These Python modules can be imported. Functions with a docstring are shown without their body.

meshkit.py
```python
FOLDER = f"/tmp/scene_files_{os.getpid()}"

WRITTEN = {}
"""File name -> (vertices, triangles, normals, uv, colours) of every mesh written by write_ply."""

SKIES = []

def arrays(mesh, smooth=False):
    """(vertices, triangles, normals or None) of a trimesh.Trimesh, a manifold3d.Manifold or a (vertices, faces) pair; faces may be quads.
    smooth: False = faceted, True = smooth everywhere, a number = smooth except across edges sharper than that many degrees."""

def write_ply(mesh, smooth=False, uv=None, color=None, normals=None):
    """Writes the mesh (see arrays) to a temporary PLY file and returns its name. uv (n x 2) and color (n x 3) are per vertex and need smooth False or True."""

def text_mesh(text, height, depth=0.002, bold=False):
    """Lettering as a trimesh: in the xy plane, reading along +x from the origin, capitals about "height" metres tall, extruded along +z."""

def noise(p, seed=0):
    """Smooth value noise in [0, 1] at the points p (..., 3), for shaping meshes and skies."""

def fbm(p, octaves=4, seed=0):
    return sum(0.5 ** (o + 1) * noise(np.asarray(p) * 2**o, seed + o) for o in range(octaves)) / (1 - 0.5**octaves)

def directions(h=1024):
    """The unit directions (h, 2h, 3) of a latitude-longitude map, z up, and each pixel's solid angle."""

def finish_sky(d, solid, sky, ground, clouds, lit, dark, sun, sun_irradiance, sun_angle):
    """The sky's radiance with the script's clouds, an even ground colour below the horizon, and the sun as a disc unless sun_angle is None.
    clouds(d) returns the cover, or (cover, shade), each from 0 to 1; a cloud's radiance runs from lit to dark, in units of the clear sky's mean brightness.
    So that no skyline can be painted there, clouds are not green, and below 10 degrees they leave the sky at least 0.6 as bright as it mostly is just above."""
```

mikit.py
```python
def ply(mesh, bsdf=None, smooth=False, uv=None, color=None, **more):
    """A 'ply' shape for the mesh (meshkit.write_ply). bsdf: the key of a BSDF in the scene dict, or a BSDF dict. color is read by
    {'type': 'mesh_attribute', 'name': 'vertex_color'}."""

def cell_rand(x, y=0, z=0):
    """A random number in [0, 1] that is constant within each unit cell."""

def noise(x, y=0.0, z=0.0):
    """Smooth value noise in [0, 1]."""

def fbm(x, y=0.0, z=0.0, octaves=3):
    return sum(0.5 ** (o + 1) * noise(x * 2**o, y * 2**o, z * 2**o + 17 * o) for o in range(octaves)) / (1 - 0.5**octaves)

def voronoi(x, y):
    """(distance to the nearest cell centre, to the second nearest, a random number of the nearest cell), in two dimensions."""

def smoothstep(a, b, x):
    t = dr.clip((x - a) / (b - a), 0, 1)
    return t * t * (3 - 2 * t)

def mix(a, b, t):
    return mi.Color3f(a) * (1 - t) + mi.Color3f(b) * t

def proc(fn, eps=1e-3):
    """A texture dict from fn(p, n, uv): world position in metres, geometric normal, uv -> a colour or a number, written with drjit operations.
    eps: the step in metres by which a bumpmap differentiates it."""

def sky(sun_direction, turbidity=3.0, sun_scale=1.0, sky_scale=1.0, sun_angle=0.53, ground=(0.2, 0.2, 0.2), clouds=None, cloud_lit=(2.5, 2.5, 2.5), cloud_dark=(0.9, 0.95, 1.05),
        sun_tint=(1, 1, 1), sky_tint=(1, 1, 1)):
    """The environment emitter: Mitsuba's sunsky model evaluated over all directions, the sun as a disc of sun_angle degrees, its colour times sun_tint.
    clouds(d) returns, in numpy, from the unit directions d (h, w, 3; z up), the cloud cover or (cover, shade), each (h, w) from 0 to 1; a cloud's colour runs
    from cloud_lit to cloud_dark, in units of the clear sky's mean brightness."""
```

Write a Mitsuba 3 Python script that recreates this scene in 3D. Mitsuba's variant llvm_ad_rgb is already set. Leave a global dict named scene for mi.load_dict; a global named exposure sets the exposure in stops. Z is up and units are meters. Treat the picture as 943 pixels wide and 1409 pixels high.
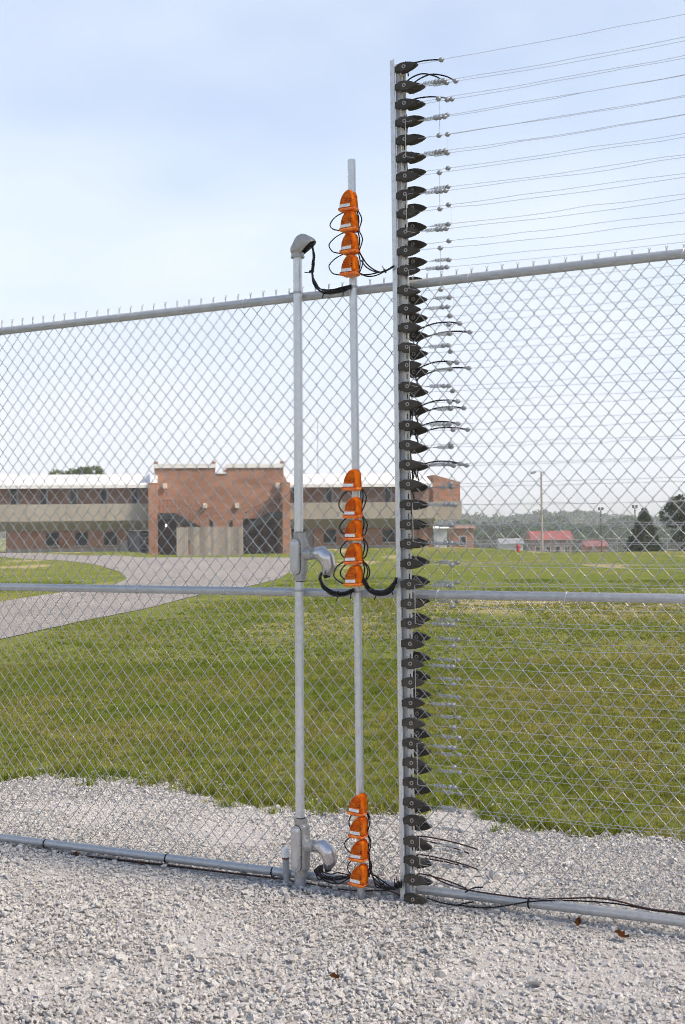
import math, random
import numpy as np, trimesh, manifold3d as m3, mitsuba as mi, drjit as dr, mikit, meshkit
from mikit import proc, noise, fbm, voronoi, cell_rand, smoothstep, mix
from scipy.spatial import ConvexHull
from shapely.geometry import Polygon, Point
import shapely, shapely.affinity
T = mi.ScalarTransform4f
rng = np.random.default_rng(7); random.seed(7)
scene, labels = {}, {}

# ---------------------------------------------------------------- camera, sky, exposure
PW, PH, F = 943.0, 1409.0, 1700.0
EYE = np.array([0, 0, 1.8])
_U = np.array([-0.011, 1.0, 0.01382]); _U /= np.linalg.norm(_U)         # world up in camera axes (right, up, forward)
_Y = np.array([0, 0, 1.0]) - _U[2] * _U; _Y /= np.linalg.norm(_Y)
_X = np.cross(_U, _Y); _X *= np.sign(_X[0])
CR, CU, CF = (np.array([_X[k], _Y[k], _U[k]]) for k in range(3))         # camera right, up, forward in the world
scene['camera'] = dict(type='perspective', fov=2 * math.degrees(math.atan(PW / 2 / F)), fov_axis='x', near_clip=0.1, far_clip=4000.0,
                       to_world=T().look_at(origin=EYE.tolist(), target=(EYE + CF).tolist(), up=CU.tolist()))
TH = math.atan(F / 3371.0)                                               # the fence runs at this angle to the picture plane
FU = np.array([math.cos(TH), -math.sin(TH), 0]); FN = np.array([-math.sin(TH), -math.cos(TH), 0])
SUN = np.array([0.904, -0.427, 0.0]) * math.cos(math.radians(47)) + np.array([0, 0, math.sin(math.radians(47))])
def cloud_cover(d):
    el = np.degrees(np.arcsin(np.clip(d[..., 2], -1, 1)))
    c = meshkit.fbm(d * np.array([5.0, 5.0, 9.0]) + 3.1, 4, 4)
    veil = np.clip(1.0 - (el - 4) / 44.0, 0.0, 1)
    return np.clip(0.14 + 0.76 * veil + 0.65 * (c - 0.47) * np.clip(el / 14, 0, 1), 0, 1), np.clip(0.75 - el / 14, 0, 1)
scene['sky'] = mikit.sky(SUN.tolist(), turbidity=3.5, sun_scale=0.66, sun_angle=9.0, sun_tint=(0.98, 1.0, 1.03), sky_tint=(0.86, 1.0, 1.16), ground=(0.18, 0.18, 0.14), clouds=cloud_cover,
                         cloud_lit=(2.02, 2.20, 2.46), cloud_dark=(2.62, 2.55, 2.60))
exposure = 2.22

# hazy air round the whole place
scene['haze_air'] = dict(type='homogeneous', albedo={'type': 'rgb', 'value': [0.95, 0.95, 0.96]}, sigma_t=0.0008)
scene['camera']['medium'] = {'type': 'ref', 'id': 'haze_air'}
scene['haze'] = dict(type='cube', bsdf={'type': 'null'}, interior={'type': 'ref', 'id': 'haze_air'}, to_world=T().translate([0, 550, 8.0]).scale([1600, 2100, 17.0]))
labels['haze'] = dict(label='thin summer haze over the far edge of the lawn', kind='stuff')

# ---------------------------------------------------------------- pixels of the photograph to places
def ray(x, y):
    return CF + CR * (x - PW / 2) / F - CU * (y - PH / 2) / F
P0 = EYE + ray(490, 1212) * 6.09                                          # where the bottom rail passes the pole with the boxes
def fp(x, y, d=0.0):
    """The point seen at (x, y) on the plane d metres in front of the fence."""
    r = ray(x, y); return EYE + r * (((P0 - EYE) @ FN + d) / (r @ FN))
def gp(x, y, z=0.0):
    r = ray(x, y); return EYE + r * ((z - EYE[2]) / r[2])
def dp(x, y, Y):
    r = ray(x, y); return EYE + r * (Y / r[1])
def FM(p):
    """Axes (along the fence, towards the camera side, up) at p."""
    m = np.eye(4); m[:3, 0] = FU; m[:3, 1] = -FN; m[:3, 2] = [0, 0, 1]; m[:3, 3] = p; return m
def sd(p):
    return float((np.asarray(p) - P0) @ FU)

# ---------------------------------------------------------------- mesh helpers
cat = trimesh.util.concatenate
def TM(v, f): return trimesh.Trimesh(np.asarray(v, float), np.asarray(f, int), process=False)
def mesh_of(M):
    m = M.to_mesh(); return TM(m.vert_properties[:, :3], m.tri_verts)
def box(x0, x1, y0, y1, z0, z1):
    m = trimesh.creation.box(extents=[x1 - x0, y1 - y0, z1 - z0]); m.apply_translation([(x0 + x1) / 2, (y0 + y1) / 2, (z0 + z1) / 2]); return m
def tube(pts, r, sides=8, caps=True):
    p = np.asarray(pts, float); n = len(p)
    t = np.gradient(p, axis=0); t /= np.linalg.norm(t, axis=1, keepdims=True) + 1e-12
    a = np.zeros_like(p); ref = np.array([0, 0, 1.0]) if abs(t[0, 2]) < 0.9 else np.array([1.0, 0, 0])
    a[0] = np.cross(t[0], ref); a[0] /= np.linalg.norm(a[0])
    for i in range(1, n):
        v = a[i - 1] - t[i] * (a[i - 1] @ t[i]); a[i] = v / (np.linalg.norm(v) + 1e-12)
    b = np.cross(t, a); ang = np.arange(sides) * 2 * np.pi / sides
    rr = np.broadcast_to(r, (n,))[:, None, None]
    v = (p[:, None] + rr * (np.cos(ang)[None, :, None] * a[:, None] + np.sin(ang)[None, :, None] * b[:, None])).reshape(-1, 3)
    i, j = np.meshgrid(np.arange(n - 1), np.arange(sides), indexing='ij')
    q = np.stack([i * sides + j, i * sides + (j + 1) % sides, (i + 1) * sides + (j + 1) % sides, (i + 1) * sides + j], -1).reshape(-1, 4)
    f = np.vstack([q[:, [0, 1, 2]], q[:, [0, 2, 3]]])
    if caps:
        k = np.arange(sides); v = np.vstack([v, p[0], p[-1]]); e = (n - 1) * sides
        f = np.vstack([f, np.stack([k * 0 + n * sides, (k + 1) % sides, k], 1), np.stack([k * 0 + n * sides + 1, e + k, e + (k + 1) % sides], 1)])
    return TM(v, f)
def curve(pts, n=8):
    """Catmull-Rom through the points."""
    p = np.asarray(pts, float); p = np.vstack([2 * p[0] - p[1], p, 2 * p[-1] - p[-2]]); out = []
    for i in range(1, len(p) - 2):
        t = np.linspace(0, 1, n, endpoint=False)[:, None]
        out.append(0.5 * (2 * p[i] + (p[i + 1] - p[i - 1]) * t + (2 * p[i - 1] - 5 * p[i] + 4 * p[i + 1] - p[i + 2]) * t**2 + (3 * p[i] - p[i - 1] - 3 * p[i + 1] + p[i + 2]) * t**3))
    return np.vstack(out + [p[-2:-1]])
def rounded(hx, hy, hz, r, seg=12):
    """A box of half sizes hx, hy, hz with rounded edges."""
    s = m3.Manifold.sphere(r, seg)
    return m3.Manifold.batch_hull([s.translate([a * (hx - r), b * (hy - r), c * (hz - r)]) for a in (-1, 1) for b in (-1, 1) for c in (-1, 1)])
def hull_chain(nodes, seg=20):
    s = [m3.Manifold.sphere(r, seg).translate(list(map(float, p))) for p, r in nodes]
    out = s[0]
    for a, b in zip(s, s[1:]): out = out + m3.Manifold.batch_hull([a, b])
    return out
used = {}
def key_of(name):
    used[name] = used.get(name, -1) + 1
    return name if used[name] == 0 else f'{name}_{used[name]:03d}'
def add(name, mesh, mat, smooth=False, M=None, holder=None, **more):
    """One shape of the scene; with a holder its key starts with the holder's."""
    k = key_of((holder + '__' if holder else '') + name)
    if isinstance(mesh, m3.Manifold): mesh = mesh_of(mesh)
    s = dict(mesh) if isinstance(mesh, dict) else mikit.ply(mesh, mat, smooth)
    if M is not None: s['to_world'] = T(np.asarray(M))
    scene[k] = s
    return k
def say(k, label=None, category=None, group=None, kind=None):
    labels[k] = {a: b for a, b in (('label', label), ('category', category), ('group', group), ('kind', kind)) if b}
    return k
def thing(name, label, category, group=None): return say(key_of(name), label, category, group)

# ---------------------------------------------------------------- materials
def pr(name, col, rough=0.5, metal=0.0, two=True, bump=None, spec=0.5, **kw):
    c = col if isinstance(col, dict) else {'type': 'rgb', 'value': list(col)}
    r = rough if isinstance(rough, dict) else float(rough)
    d = dict(type='principled', base_color=c, roughness=r, metallic=metal, specular=spec, **kw)
    if bump: d = dict(type='bumpmap', arbitrary=proc(bump[0], bump[1]), scale=bump[2], nested=d)
    scene[name] = dict(type='twosided', nested=d) if two else d
    return name
def galv(lo, hi, sc):
    def fn(p, n, uv):
        a = fbm(p.x * sc, p.y * sc, p.z * sc * 0.6, 3); b = noise(p.x * sc * 4, p.y * sc * 4, p.z * sc * 2.2)
        return mix(lo, hi, smoothstep(0.3, 0.7, 0.6 * a + 0.4 * b))
    return proc(fn)
pr('galvanised', galv((0.34, 0.35, 0.37), (0.42, 0.43, 0.45), 60), 0.46, 0.5)
pr('galvanised_rail', galv((0.40, 0.415, 0.425), (0.48, 0.49, 0.50), 45), 0.42, 0.4)
pr('galvanised_bright', galv((0.60, 0.61, 0.62), (0.70, 0.705, 0.71), 70), 0.32, 0.5)
pr('wire_metal', (0.43, 0.43, 0.425), 0.42, 0.5)
pr('thin_wire', (0.47, 0.47, 0.48), 0.5, 0.2)
pr('cast_aluminium', galv((0.35, 0.338, 0.318), (0.40, 0.388, 0.366), 60), 0.42, 0.4)
pr('strap_metal', galv((0.60, 0.58, 0.54), (0.68, 0.66, 0.62), 50), 0.5, 0.15); pr('cover_grey', galv((0.50, 0.50, 0.50), (0.55, 0.55, 0.55), 40), 0.30, 0.55); pr('dark_steel', (0.014, 0.016, 0.018), 0.5)
pr('elbow_metal', galv((0.58, 0.57, 0.57), (0.64, 0.63, 0.63), 50), 0.27, 0.85)
pr('pvc_grey', (0.30, 0.31, 0.32), 0.5); pr('pvc_white', (0.78, 0.78, 0.77), 0.45); pr('rust_ring', (0.15, 0.03, 0.02), 0.6)
pr('insulator_plastic', proc(lambda p, n, uv: mix((0.040, 0.033, 0.025), (0.064, 0.054, 0.042), smoothstep(0.25, 0.75, 0.6 * noise(p.x * 9, p.y * 9, p.z * 13) + 0.4 * fbm(p.x * 60, p.y * 60, p.z * 60, 2)))), 0.55, spec=0.35)
pr('black_cable', (0.007, 0.007, 0.008), 0.5, spec=0.3); pr('red_brown_cable', (0.035, 0.010, 0.008), 0.5)
pr('black_hole', (0.01, 0.01, 0.01), 0.7); pr('washer_metal', (0.36, 0.33, 0.30), 0.45, 0.5)
pr('clamp_metal', (0.33, 0.34, 0.355), 0.42, 0.5); pr('spring_metal', (0.48, 0.50, 0.51), 0.4, 0.5)
def orange_fn(p, n, uv):
    return mix((0.74, 0.130, 0.007), (0.90, 0.25, 0.019), smoothstep(0.35, 0.65, fbm(p.x * 55, p.y * 55, p.z * 38, 3)))
scene['orange_plastic'] = dict(type='principledthin', base_color=proc(orange_fn), roughness=0.28, spec_trans=0.0, diff_trans=0.8, eta=1.45)
pr('orange_solid', proc(orange_fn), 0.32)
pr('orange_dark', (0.30, 0.030, 0.004), 0.45)
pr('label_white', proc(lambda p, n, uv: mix((0.80, 0.79, 0.77), (0.62, 0.61, 0.60), smoothstep(0.62, 0.8, noise(p.x * 420, p.y * 420, p.z * 160)))), 0.55)
def stone_fn(p, n, uv):
    a = noise(p.x * 23, p.y * 23, p.z * 23); b = fbm(p.x * 160, p.y * 160, p.z * 160, 2); w = fbm(p.x * 1.1, p.y * 1.1, 0.3, 3)
    c = mix((0.415, 0.404, 0.392), (0.505, 0.494, 0.482), smoothstep(0.2, 0.8, a))
    c = mix(c, mi.Color3f(0.42, 0.36, 0.33), 0.4 * smoothstep(0.62, 0.8, noise(p.x * 31 + 7, p.y * 31, p.z * 31)))
    return c * (0.82 + 0.36 * b) * (0.90 + 0.2 * w)
pr('limestone', proc(stone_fn), 0.85, spec=0.25)
pr('gravel_dust', proc(lambda p, n, uv: mix((0.32, 0.305, 0.293), (0.43, 0.41, 0.395), fbm(p.x * 90, p.y * 90, 0.5, 3))), 0.95, spec=0.1)
def lawn_tone(p):
    big = fbm(p.x * 0.16, p.y * 0.16, 1.7, 3); mid = fbm(p.x * 0.9, p.y * 0.9, 4.2, 3); fine = fbm(p.x * 6, p.y * 6, 8.2, 2)
    return smoothstep(0.38, 0.78, 0.36 * big + 0.36 * mid + 0.28 * fine)
def grass_fn(p, n, uv):
    c = mix((0.168, 0.216, 0.022), (0.350, 0.300, 0.085), lawn_tone(p))
    return c * (0.45 + 0.65 * noise(p.x * 70, p.y * 70, 0.5) + 0.5 * smoothstep(0.3, 0.7, noise(p.x * 17, p.y * 17, 3.5)))
def lawn_fn(p, n, uv):
    far = smoothstep(14.0, 45.0, p.y)
    c = mix((0.092, 0.116, 0.017), (0.170, 0.152, 0.044), lawn_tone(p)) * (0.72 + 0.5 * fbm(p.x * 11, p.y * 11, 0.3, 3))
    soil = mix((0.135, 0.125, 0.045), (0.100, 0.130, 0.025), fbm(p.x * 25, p.y * 25, 0.2, 2))
    bare = smoothstep(0.63, 0.72, fbm(p.x * 0.30 + 5, p.y * 0.14, 6.0, 3)) * smoothstep(16.0, 30.0, p.y)
    return mix(mix(soil, c, 0.35 + 0.65 * far), mi.Color3f(0.27, 0.22, 0.12), 0.75 * bare)
pr('lawn_ground', proc(lawn_fn), 0.95, spec=0.05)
scene['grass_blade'] = dict(type='principledthin', base_color=proc(grass_fn), roughness=0.9, spec_trans=0.0, diff_trans=0.7, eta=1.05)
pr('asphalt', proc(lambda p, n, uv: mix((0.17, 0.158, 0.15), (0.235, 0.22, 0.21), fbm(p.x * 0.35, p.y * 0.35, 0.4, 4)) * (0.88 + 0.24 * noise(p.x * 14, p.y * 14, 0)) * (0.86 + 0.14 * smoothstep(0.02, 0.06, voronoi(p.x * 0.22 + 0.5 * noise(p.x, p.y), p.y * 0.09)[1] - voronoi(p.x * 0.22 + 0.5 * noise(p.x, p.y), p.y * 0.09)[0]))), 0.95, spec=0.1)
def brick_fn(lo, hi, mortar):
    def fn(p, n, uv):
        h = p.x * 0.96 + p.y * 0.28
        row = dr.floor(p.z / 0.2); k = cell_rand(dr.floor(h / 0.6 + row * 0.5), row, 3)
        c = mix(lo, hi, 0.45 * k + 0.55 * smoothstep(0.25, 0.75, fbm(h * 0.45, p.z * 1.1, 0.2, 4)))
        fz = p.z / 0.2 - row
        return mix(c, mi.Color3f(mortar), 0.4 * (1 - smoothstep(0.05, 0.16, fz)))
    return proc(fn)
pr('brick_orange', brick_fn((0.25, 0.120, 0.075), (0.45, 0.235, 0.155), (0.36, 0.27, 0.2)), 0.9, spec=0.1)
pr('brick_brown', brick_fn((0.20, 0.115, 0.085), (0.30, 0.185, 0.145), (0.25, 0.2, 0.16)), 0.9, spec=0.1)
pr('concrete', proc(lambda p, n, uv: mix((0.31, 0.28, 0.228), (0.43, 0.39, 0.325), fbm(p.x * 0.8, p.y * 0.8, p.z * 0.25, 4))), 0.9, spec=0.1)
pr('white_roof', proc(lambda p, n, uv: mix((0.74, 0.73, 0.70), (0.82, 0.81, 0.79), fbm(p.x * 0.3, p.y * 0.3, p.z, 3))), 0.55)
pr('window_glass', (0.010, 0.013, 0.016), 0.12, spec=0.3); pr('grey_panel', (0.26, 0.265, 0.28), 0.6)
pr('cream_paint', (0.62, 0.56, 0.45), 0.6)
def wood_fn(p, n, uv):
    k = cell_rand(dr.floor((p.x * 0.99 + p.y * 0.14) / 0.2), 1, 2)
    return mix((0.20, 0.17, 0.14), (0.46, 0.41, 0.35), 0.75 * k + 0.25 * fbm(p.x * 9, p.y * 9, p.z * 0.8, 3))
pr('grey_wood', proc(wood_fn), 0.9, spec=0.1)
pr('red_roof', proc(lambda p, n, uv: mix((0.26, 0.065, 0.060), (0.33, 0.09, 0.08), fbm(p.x, p.y, p.z, 3))), 0.6)
pr('red_paint', (0.50, 0.03, 0.03), 0.4); pr('pole_concrete', (0.42, 0.37, 0.31), 0.8); pr('pole_dark', (0.09, 0.09, 0.095), 0.6); pr('lamp_grey', (0.32, 0.33, 0.34), 0.5)
pr('white_wall', (0.50, 0.50, 0.50), 0.6)
def leafmat(name, lo, hi, dt=0.5):
    scene[name] = dict(type='principledthin', base_color=proc(lambda p, n, uv: mix(lo, hi, noise(p.x * 2.3, p.y * 2.3, p.z * 2.3))), roughness=0.6, spec_trans=0.0, diff_trans=dt, eta=1.3)
leafmat('leaf_green', (0.060, 0.095, 0.022), (0.130, 0.165, 0.045)); leafmat('leaf_dark', (0.030, 0.054, 0.024), (0.062, 0.090, 0.038), 0.4)
leafmat('leaf_far', (0.030, 0.078, 0.036), (0.055, 0.112, 0.056), 0.4)
pr('bark', (0.10, 0.075, 0.05), 0.9, spec=0.1)
leafmat('dry_leaf_brown', (0.060, 0.022, 0.010), (0.14, 0.060, 0.022))

# ---------------------------------------------------------------- ground
def terrain(X, Y):
    X, Y = np.asarray(X, float), np.asarray(Y, float)
    s = lambda a, b, x: (lambda t: t * t * (3 - 2 * t))(np.clip((x - a) / (b - a), 0, 1))
    h = 0.30 * s(78, 90, Y) * (s(-13.2, -16.0, X) + s(-3.5, -1, X) * s(16, 10, X))
    drop = -5.0 * s(98 - 13 * s(4, 14, X), 150 - 15 * s(4, 14, X), Y) + 3.5 * s(330, 620, Y)
    return h + drop + 0.05 * (meshkit.fbm(np.stack([X * 0.12, Y * 0.12, X * 0], -1), 3) - 0.5) * s(12, 30, Y) + 0.012 * (meshkit.fbm(np.stack([X * 1.3, Y * 1.3, X * 0 + 2], -1), 3) - 0.5)
def grid_mesh(xs, ys, dz=0.0):
    X, Y = np.meshgrid(xs, ys, indexing='ij'); Z = terrain(X, Y) + dz
    v = np.stack([X, Y, Z], -1).reshape(-1, 3); nx, ny = X.shape
    i, j = np.meshgrid(np.arange(nx - 1), np.arange(ny - 1), indexing='ij')
    a = (i * ny + j).ravel(); b = a + ny
    return TM(v, np.vstack([np.stack([a, b, b + 1], 1), np.stack([a, b + 1, a + 1], 1)]))
xs = np.unique(np.r_[np.linspace(-1500, -60, 30), np.linspace(-60, -14, 60), np.linspace(-14, 14, 120), np.linspace(14, 60, 60), np.linspace(60, 1500, 30)])
ys = np.unique(np.r_[np.linspace(-60, 2, 12), np.linspace(2, 30, 120), np.linspace(30, 130, 130), np.linspace(130, 260, 40), np.linspace(260, 2500, 40)])
say(add('lawn', grid_mesh(xs, ys), 'lawn_ground', True), 'broad mown lawn running from the gravel strip to the far buildings', 'lawn', kind='structure')
def sheet(poly, dz, step):
    """A sheet over a ground polygon, dz above the lawn."""
    v, f = trimesh.creation.triangulate_polygon(poly.segmentize(step), engine='earcut')
    m = TM(np.c_[v, np.zeros(len(v))], f)
    m = trimesh.Trimesh(*trimesh.remesh.subdivide_to_size(m.vertices, m.faces, step, max_iter=8), process=False)
    m.vertices[:, 2] = terrain(m.vertices[:, 0], m.vertices[:, 1]) + dz
    return m if m.face_normals[:, 2].mean() > 0 else TM(m.vertices, m.faces[:, ::-1])
drive_px = [(-420, 1010), (-200, 930), (0, 880), (100, 858), (200, 838), (280, 818), (340, 808), (385, 797), (408, 781), (412, 767.5), (175, 767.5), (120, 768), (0, 766.5), (-200, 764), (-200, 767), (0, 769.5),
            (85, 771.5), (130, 777), (165, 787), (175, 796), (160, 804), (100, 813), (0, 829), (-200, 862), (-420, 905)]
drive = Polygon([gp(*q)[:2] for q in drive_px]).buffer(0)
drive = max(getattr(drive, 'geoms', [drive]), key=lambda g: g.area)
say(add('driveway', sheet(drive, 0.014, 1.5), 'asphalt', True), 'pale grey asphalt driveway curving round a grass island to the brick building', 'driveway', kind='structure')
edge_px = [(-330, 1083), (-120, 1085), (0, 1078), (40, 1071), (75, 1068), (130, 1071), (180, 1076), (230, 1083), (270, 1085), (300, 1098), (345, 1108), (400, 1110), (480, 1119), (560, 1120), (600, 1113), (640, 1110), (665, 1120), (690, 1131), (740, 1143), (800, 1147), (870, 1150), (943, 1154), (1100, 1165), (1300, 1180)]
edge = curve([gp(*q) for q in edge_px], 6)[:, :2]
edge = np.stack([np.interp(np.linspace(0, 1, 700), np.linspace(0, 1, len(edge)), edge[:, k]) for k in (0, 1)], 1)
edge += 0.16 * np.stack([meshkit.fbm(np.c_[edge * 5, edge[:, :1] * 0], 3) - 0.5, meshkit.fbm(np.c_[edge * 5, edge[:, :1] * 0 + 5], 3) - 0.5], 1)
bed = Polygon(np.vstack([edge, [[5.5, edge[-1][1]], [5.5, -3], [-5.5, -3], [-5.5, edge[0][1]]]])).buffer(0)
say(add('gravel_bed', sheet(bed, 0.004, 0.12), 'gravel_dust', True), 'dusty bed of the gravel strip under the fence', 'gravel bed', kind='structure')

# stones
def rand_rot(n):
    q = rng.normal(size=(n, 4)); q /= np.linalg.norm(q, axis=1, keepdims=True); w, x, y, z = q.T
    return np.stack([1 - 2 * (y * y + z * z), 2 * (x * y - z * w), 2 * (x * z + y * w), 2 * (x * y + z * w), 1 - 2 * (x * x + z * z), 2 * (y * z - x * w),
                     2 * (x * z - y * w), 2 * (y * z + x * w), 1 - 2 * (x * x + y * y)], -1).reshape(n, 3, 3)
stone_shapes = []
for k in range(40):
    p = rng.normal(size=(9, 3)); p /= np.linalg.norm(p, axis=1, keepdims=True); p *= np.array([1, rng.uniform(0.65, 0.95), rng.uniform(0.45, 0.75)]) * rng.uniform(0.85, 1.0, (9, 1))
    h = ConvexHull(p); f = h.simplices.copy()
    c = np.cross(p[f[:, 1]] - p[f[:, 0]], p[f[:, 2]] - p[f[:, 0]]); flip = (c * h.equations[:, :3]).sum(1) < 0; f[flip] = f[flip][:, ::-1]
    stone_shapes.append((p, f))
def heap(X, Y):
    return 0.034 * np.clip(meshkit.fbm(np.stack([X * 1.6, Y * 1.6, X * 0 + 9], -1), 3) - 0.25, 0, 1)
bed_wide = bed.buffer(0.22)
def stones(n, size, zoff, fade):
    x = rng.uniform(-3.4, 3.4, n); y = rng.uniform(3.4, 9.4, n)
    ok = (np.abs(x) < 0.29 * y + 0.6) & (shapely.contains_xy(bed, x, y) | (shapely.contains_xy(bed_wide, x, y) & (rng.uniform(size=n) < 0.22)))
    fine = meshkit.fbm(np.stack([x * 0.9, y * 0.9, x * 0 + 4], -1), 2)                # where the gravel is finer and more dusty
    ok &= rng.uniform(size=n) > fade * np.clip((fine - 0.52) * 6, 0, 1)
    x, y = x[ok], y[ok]; n = len(x)
    behind = np.clip(-(np.c_[x, y] - P0[:2]) @ FN[:2] / 0.6, 0, 1)
    s = size * np.exp(rng.normal(0, 0.30, n)) * (1 - 0.18 * behind); which = rng.integers(0, 40, n); R = rand_rot(n)
    z = terrain(x, y) + heap(x, y) + zoff + s * rng.uniform(0.05, 0.55, n)
    V, Fc, at = [], [], 0
    for k in range(40):
        i = np.nonzero(which == k)[0]; p, f = stone_shapes[k]
        v = np.einsum('nij,pj->npi', R[i] * s[i, None, None] * np.array([1, 1, 0.8])[None, :, None], p) + np.stack([x, y, z], -1)[i][:, None]
        V.append(v.reshape(-1, 3)); Fc.append((f[None] + at + (np.arange(len(i)) * len(p))[:, None, None]).reshape(-1, 3)); at += len(i) * len(p)
    return TM(np.vstack(V), np.vstack(Fc))
gravel = cat([stones(138000, 0.0112, -0.003, 0.15), stones(36000, 0.0160, 0.002, 0.9), stones(110000, 0.0068, 0.0, 0.0)])
say(add('gravel', gravel, 'limestone'), 'loose pale grey crushed limestone gravel along the fence', 'gravel', kind='stuff')

# grass
def grass_patch(n, size, hgt, wid, seed):
    r = np.random.default_rng(seed); c = r.uniform(-size / 2, size / 2, (n // 7, 2))
    p = np.repeat(c, 7, 0) + r.normal(0, 0.018, (len(c) * 7, 2)); n = len(p)
    clump = np.repeat(r.uniform(0.55, 1.25, len(c)), 7)
    az = r.uniform(0, 2 * np.pi, n); lean = np.abs(r.normal(0, 0.55, n)); h = hgt * r.uniform(0.5, 1.15, n) * clump; w = wid * r.uniform(0.6, 1.3, n)
    d = np.stack([np.cos(az), np.sin(az), az * 0], -1); side = np.stack([-np.sin(az), np.cos(az), az * 0], -1); up = np.array([0, 0, 1.0])
    b = np.c_[p, np.zeros(n) - 0.005]
    m = b + (up * np.cos(lean * 0.5)[:, None] + d * np.sin(lean * 0.5)[:, None]) * (0.55 * h)[:, None]
    t = m + (up * np.cos(lean * 1.6)[:, None] + d * np.sin(lean * 1.6)[:, None]) * (0.5 * h)[:, None]
    s2 = side * w[:, None] / 2
    v = np.stack([b - s2, b + s2, m - s2 * 0.8, m + s2 * 0.8, t], 1).reshape(-1, 3)
    f = (np.array([[0, 1, 3], [0, 3, 2], [2, 3, 4]])[None] + (np.arange(n) * 5)[:, None, None]).reshape(-1, 3)
    return TM(v, f)
for k in range(4):
    scene[f'grass_near_group_{k}'] = dict(type='shapegroup', blades=mikit.ply(grass_patch(2600, 0.8, 0.042, 0.0050, 50 + k), 'grass_blade'))
    scene[f'grass_far_group_{k}'] = dict(type='shapegroup', blades=mikit.ply(grass_patch(2200, 1.9, 0.045, 0.010, 60 + k), 'grass_blade'))
lawn_area = bed.buffer(-0.10); count = 0
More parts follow.
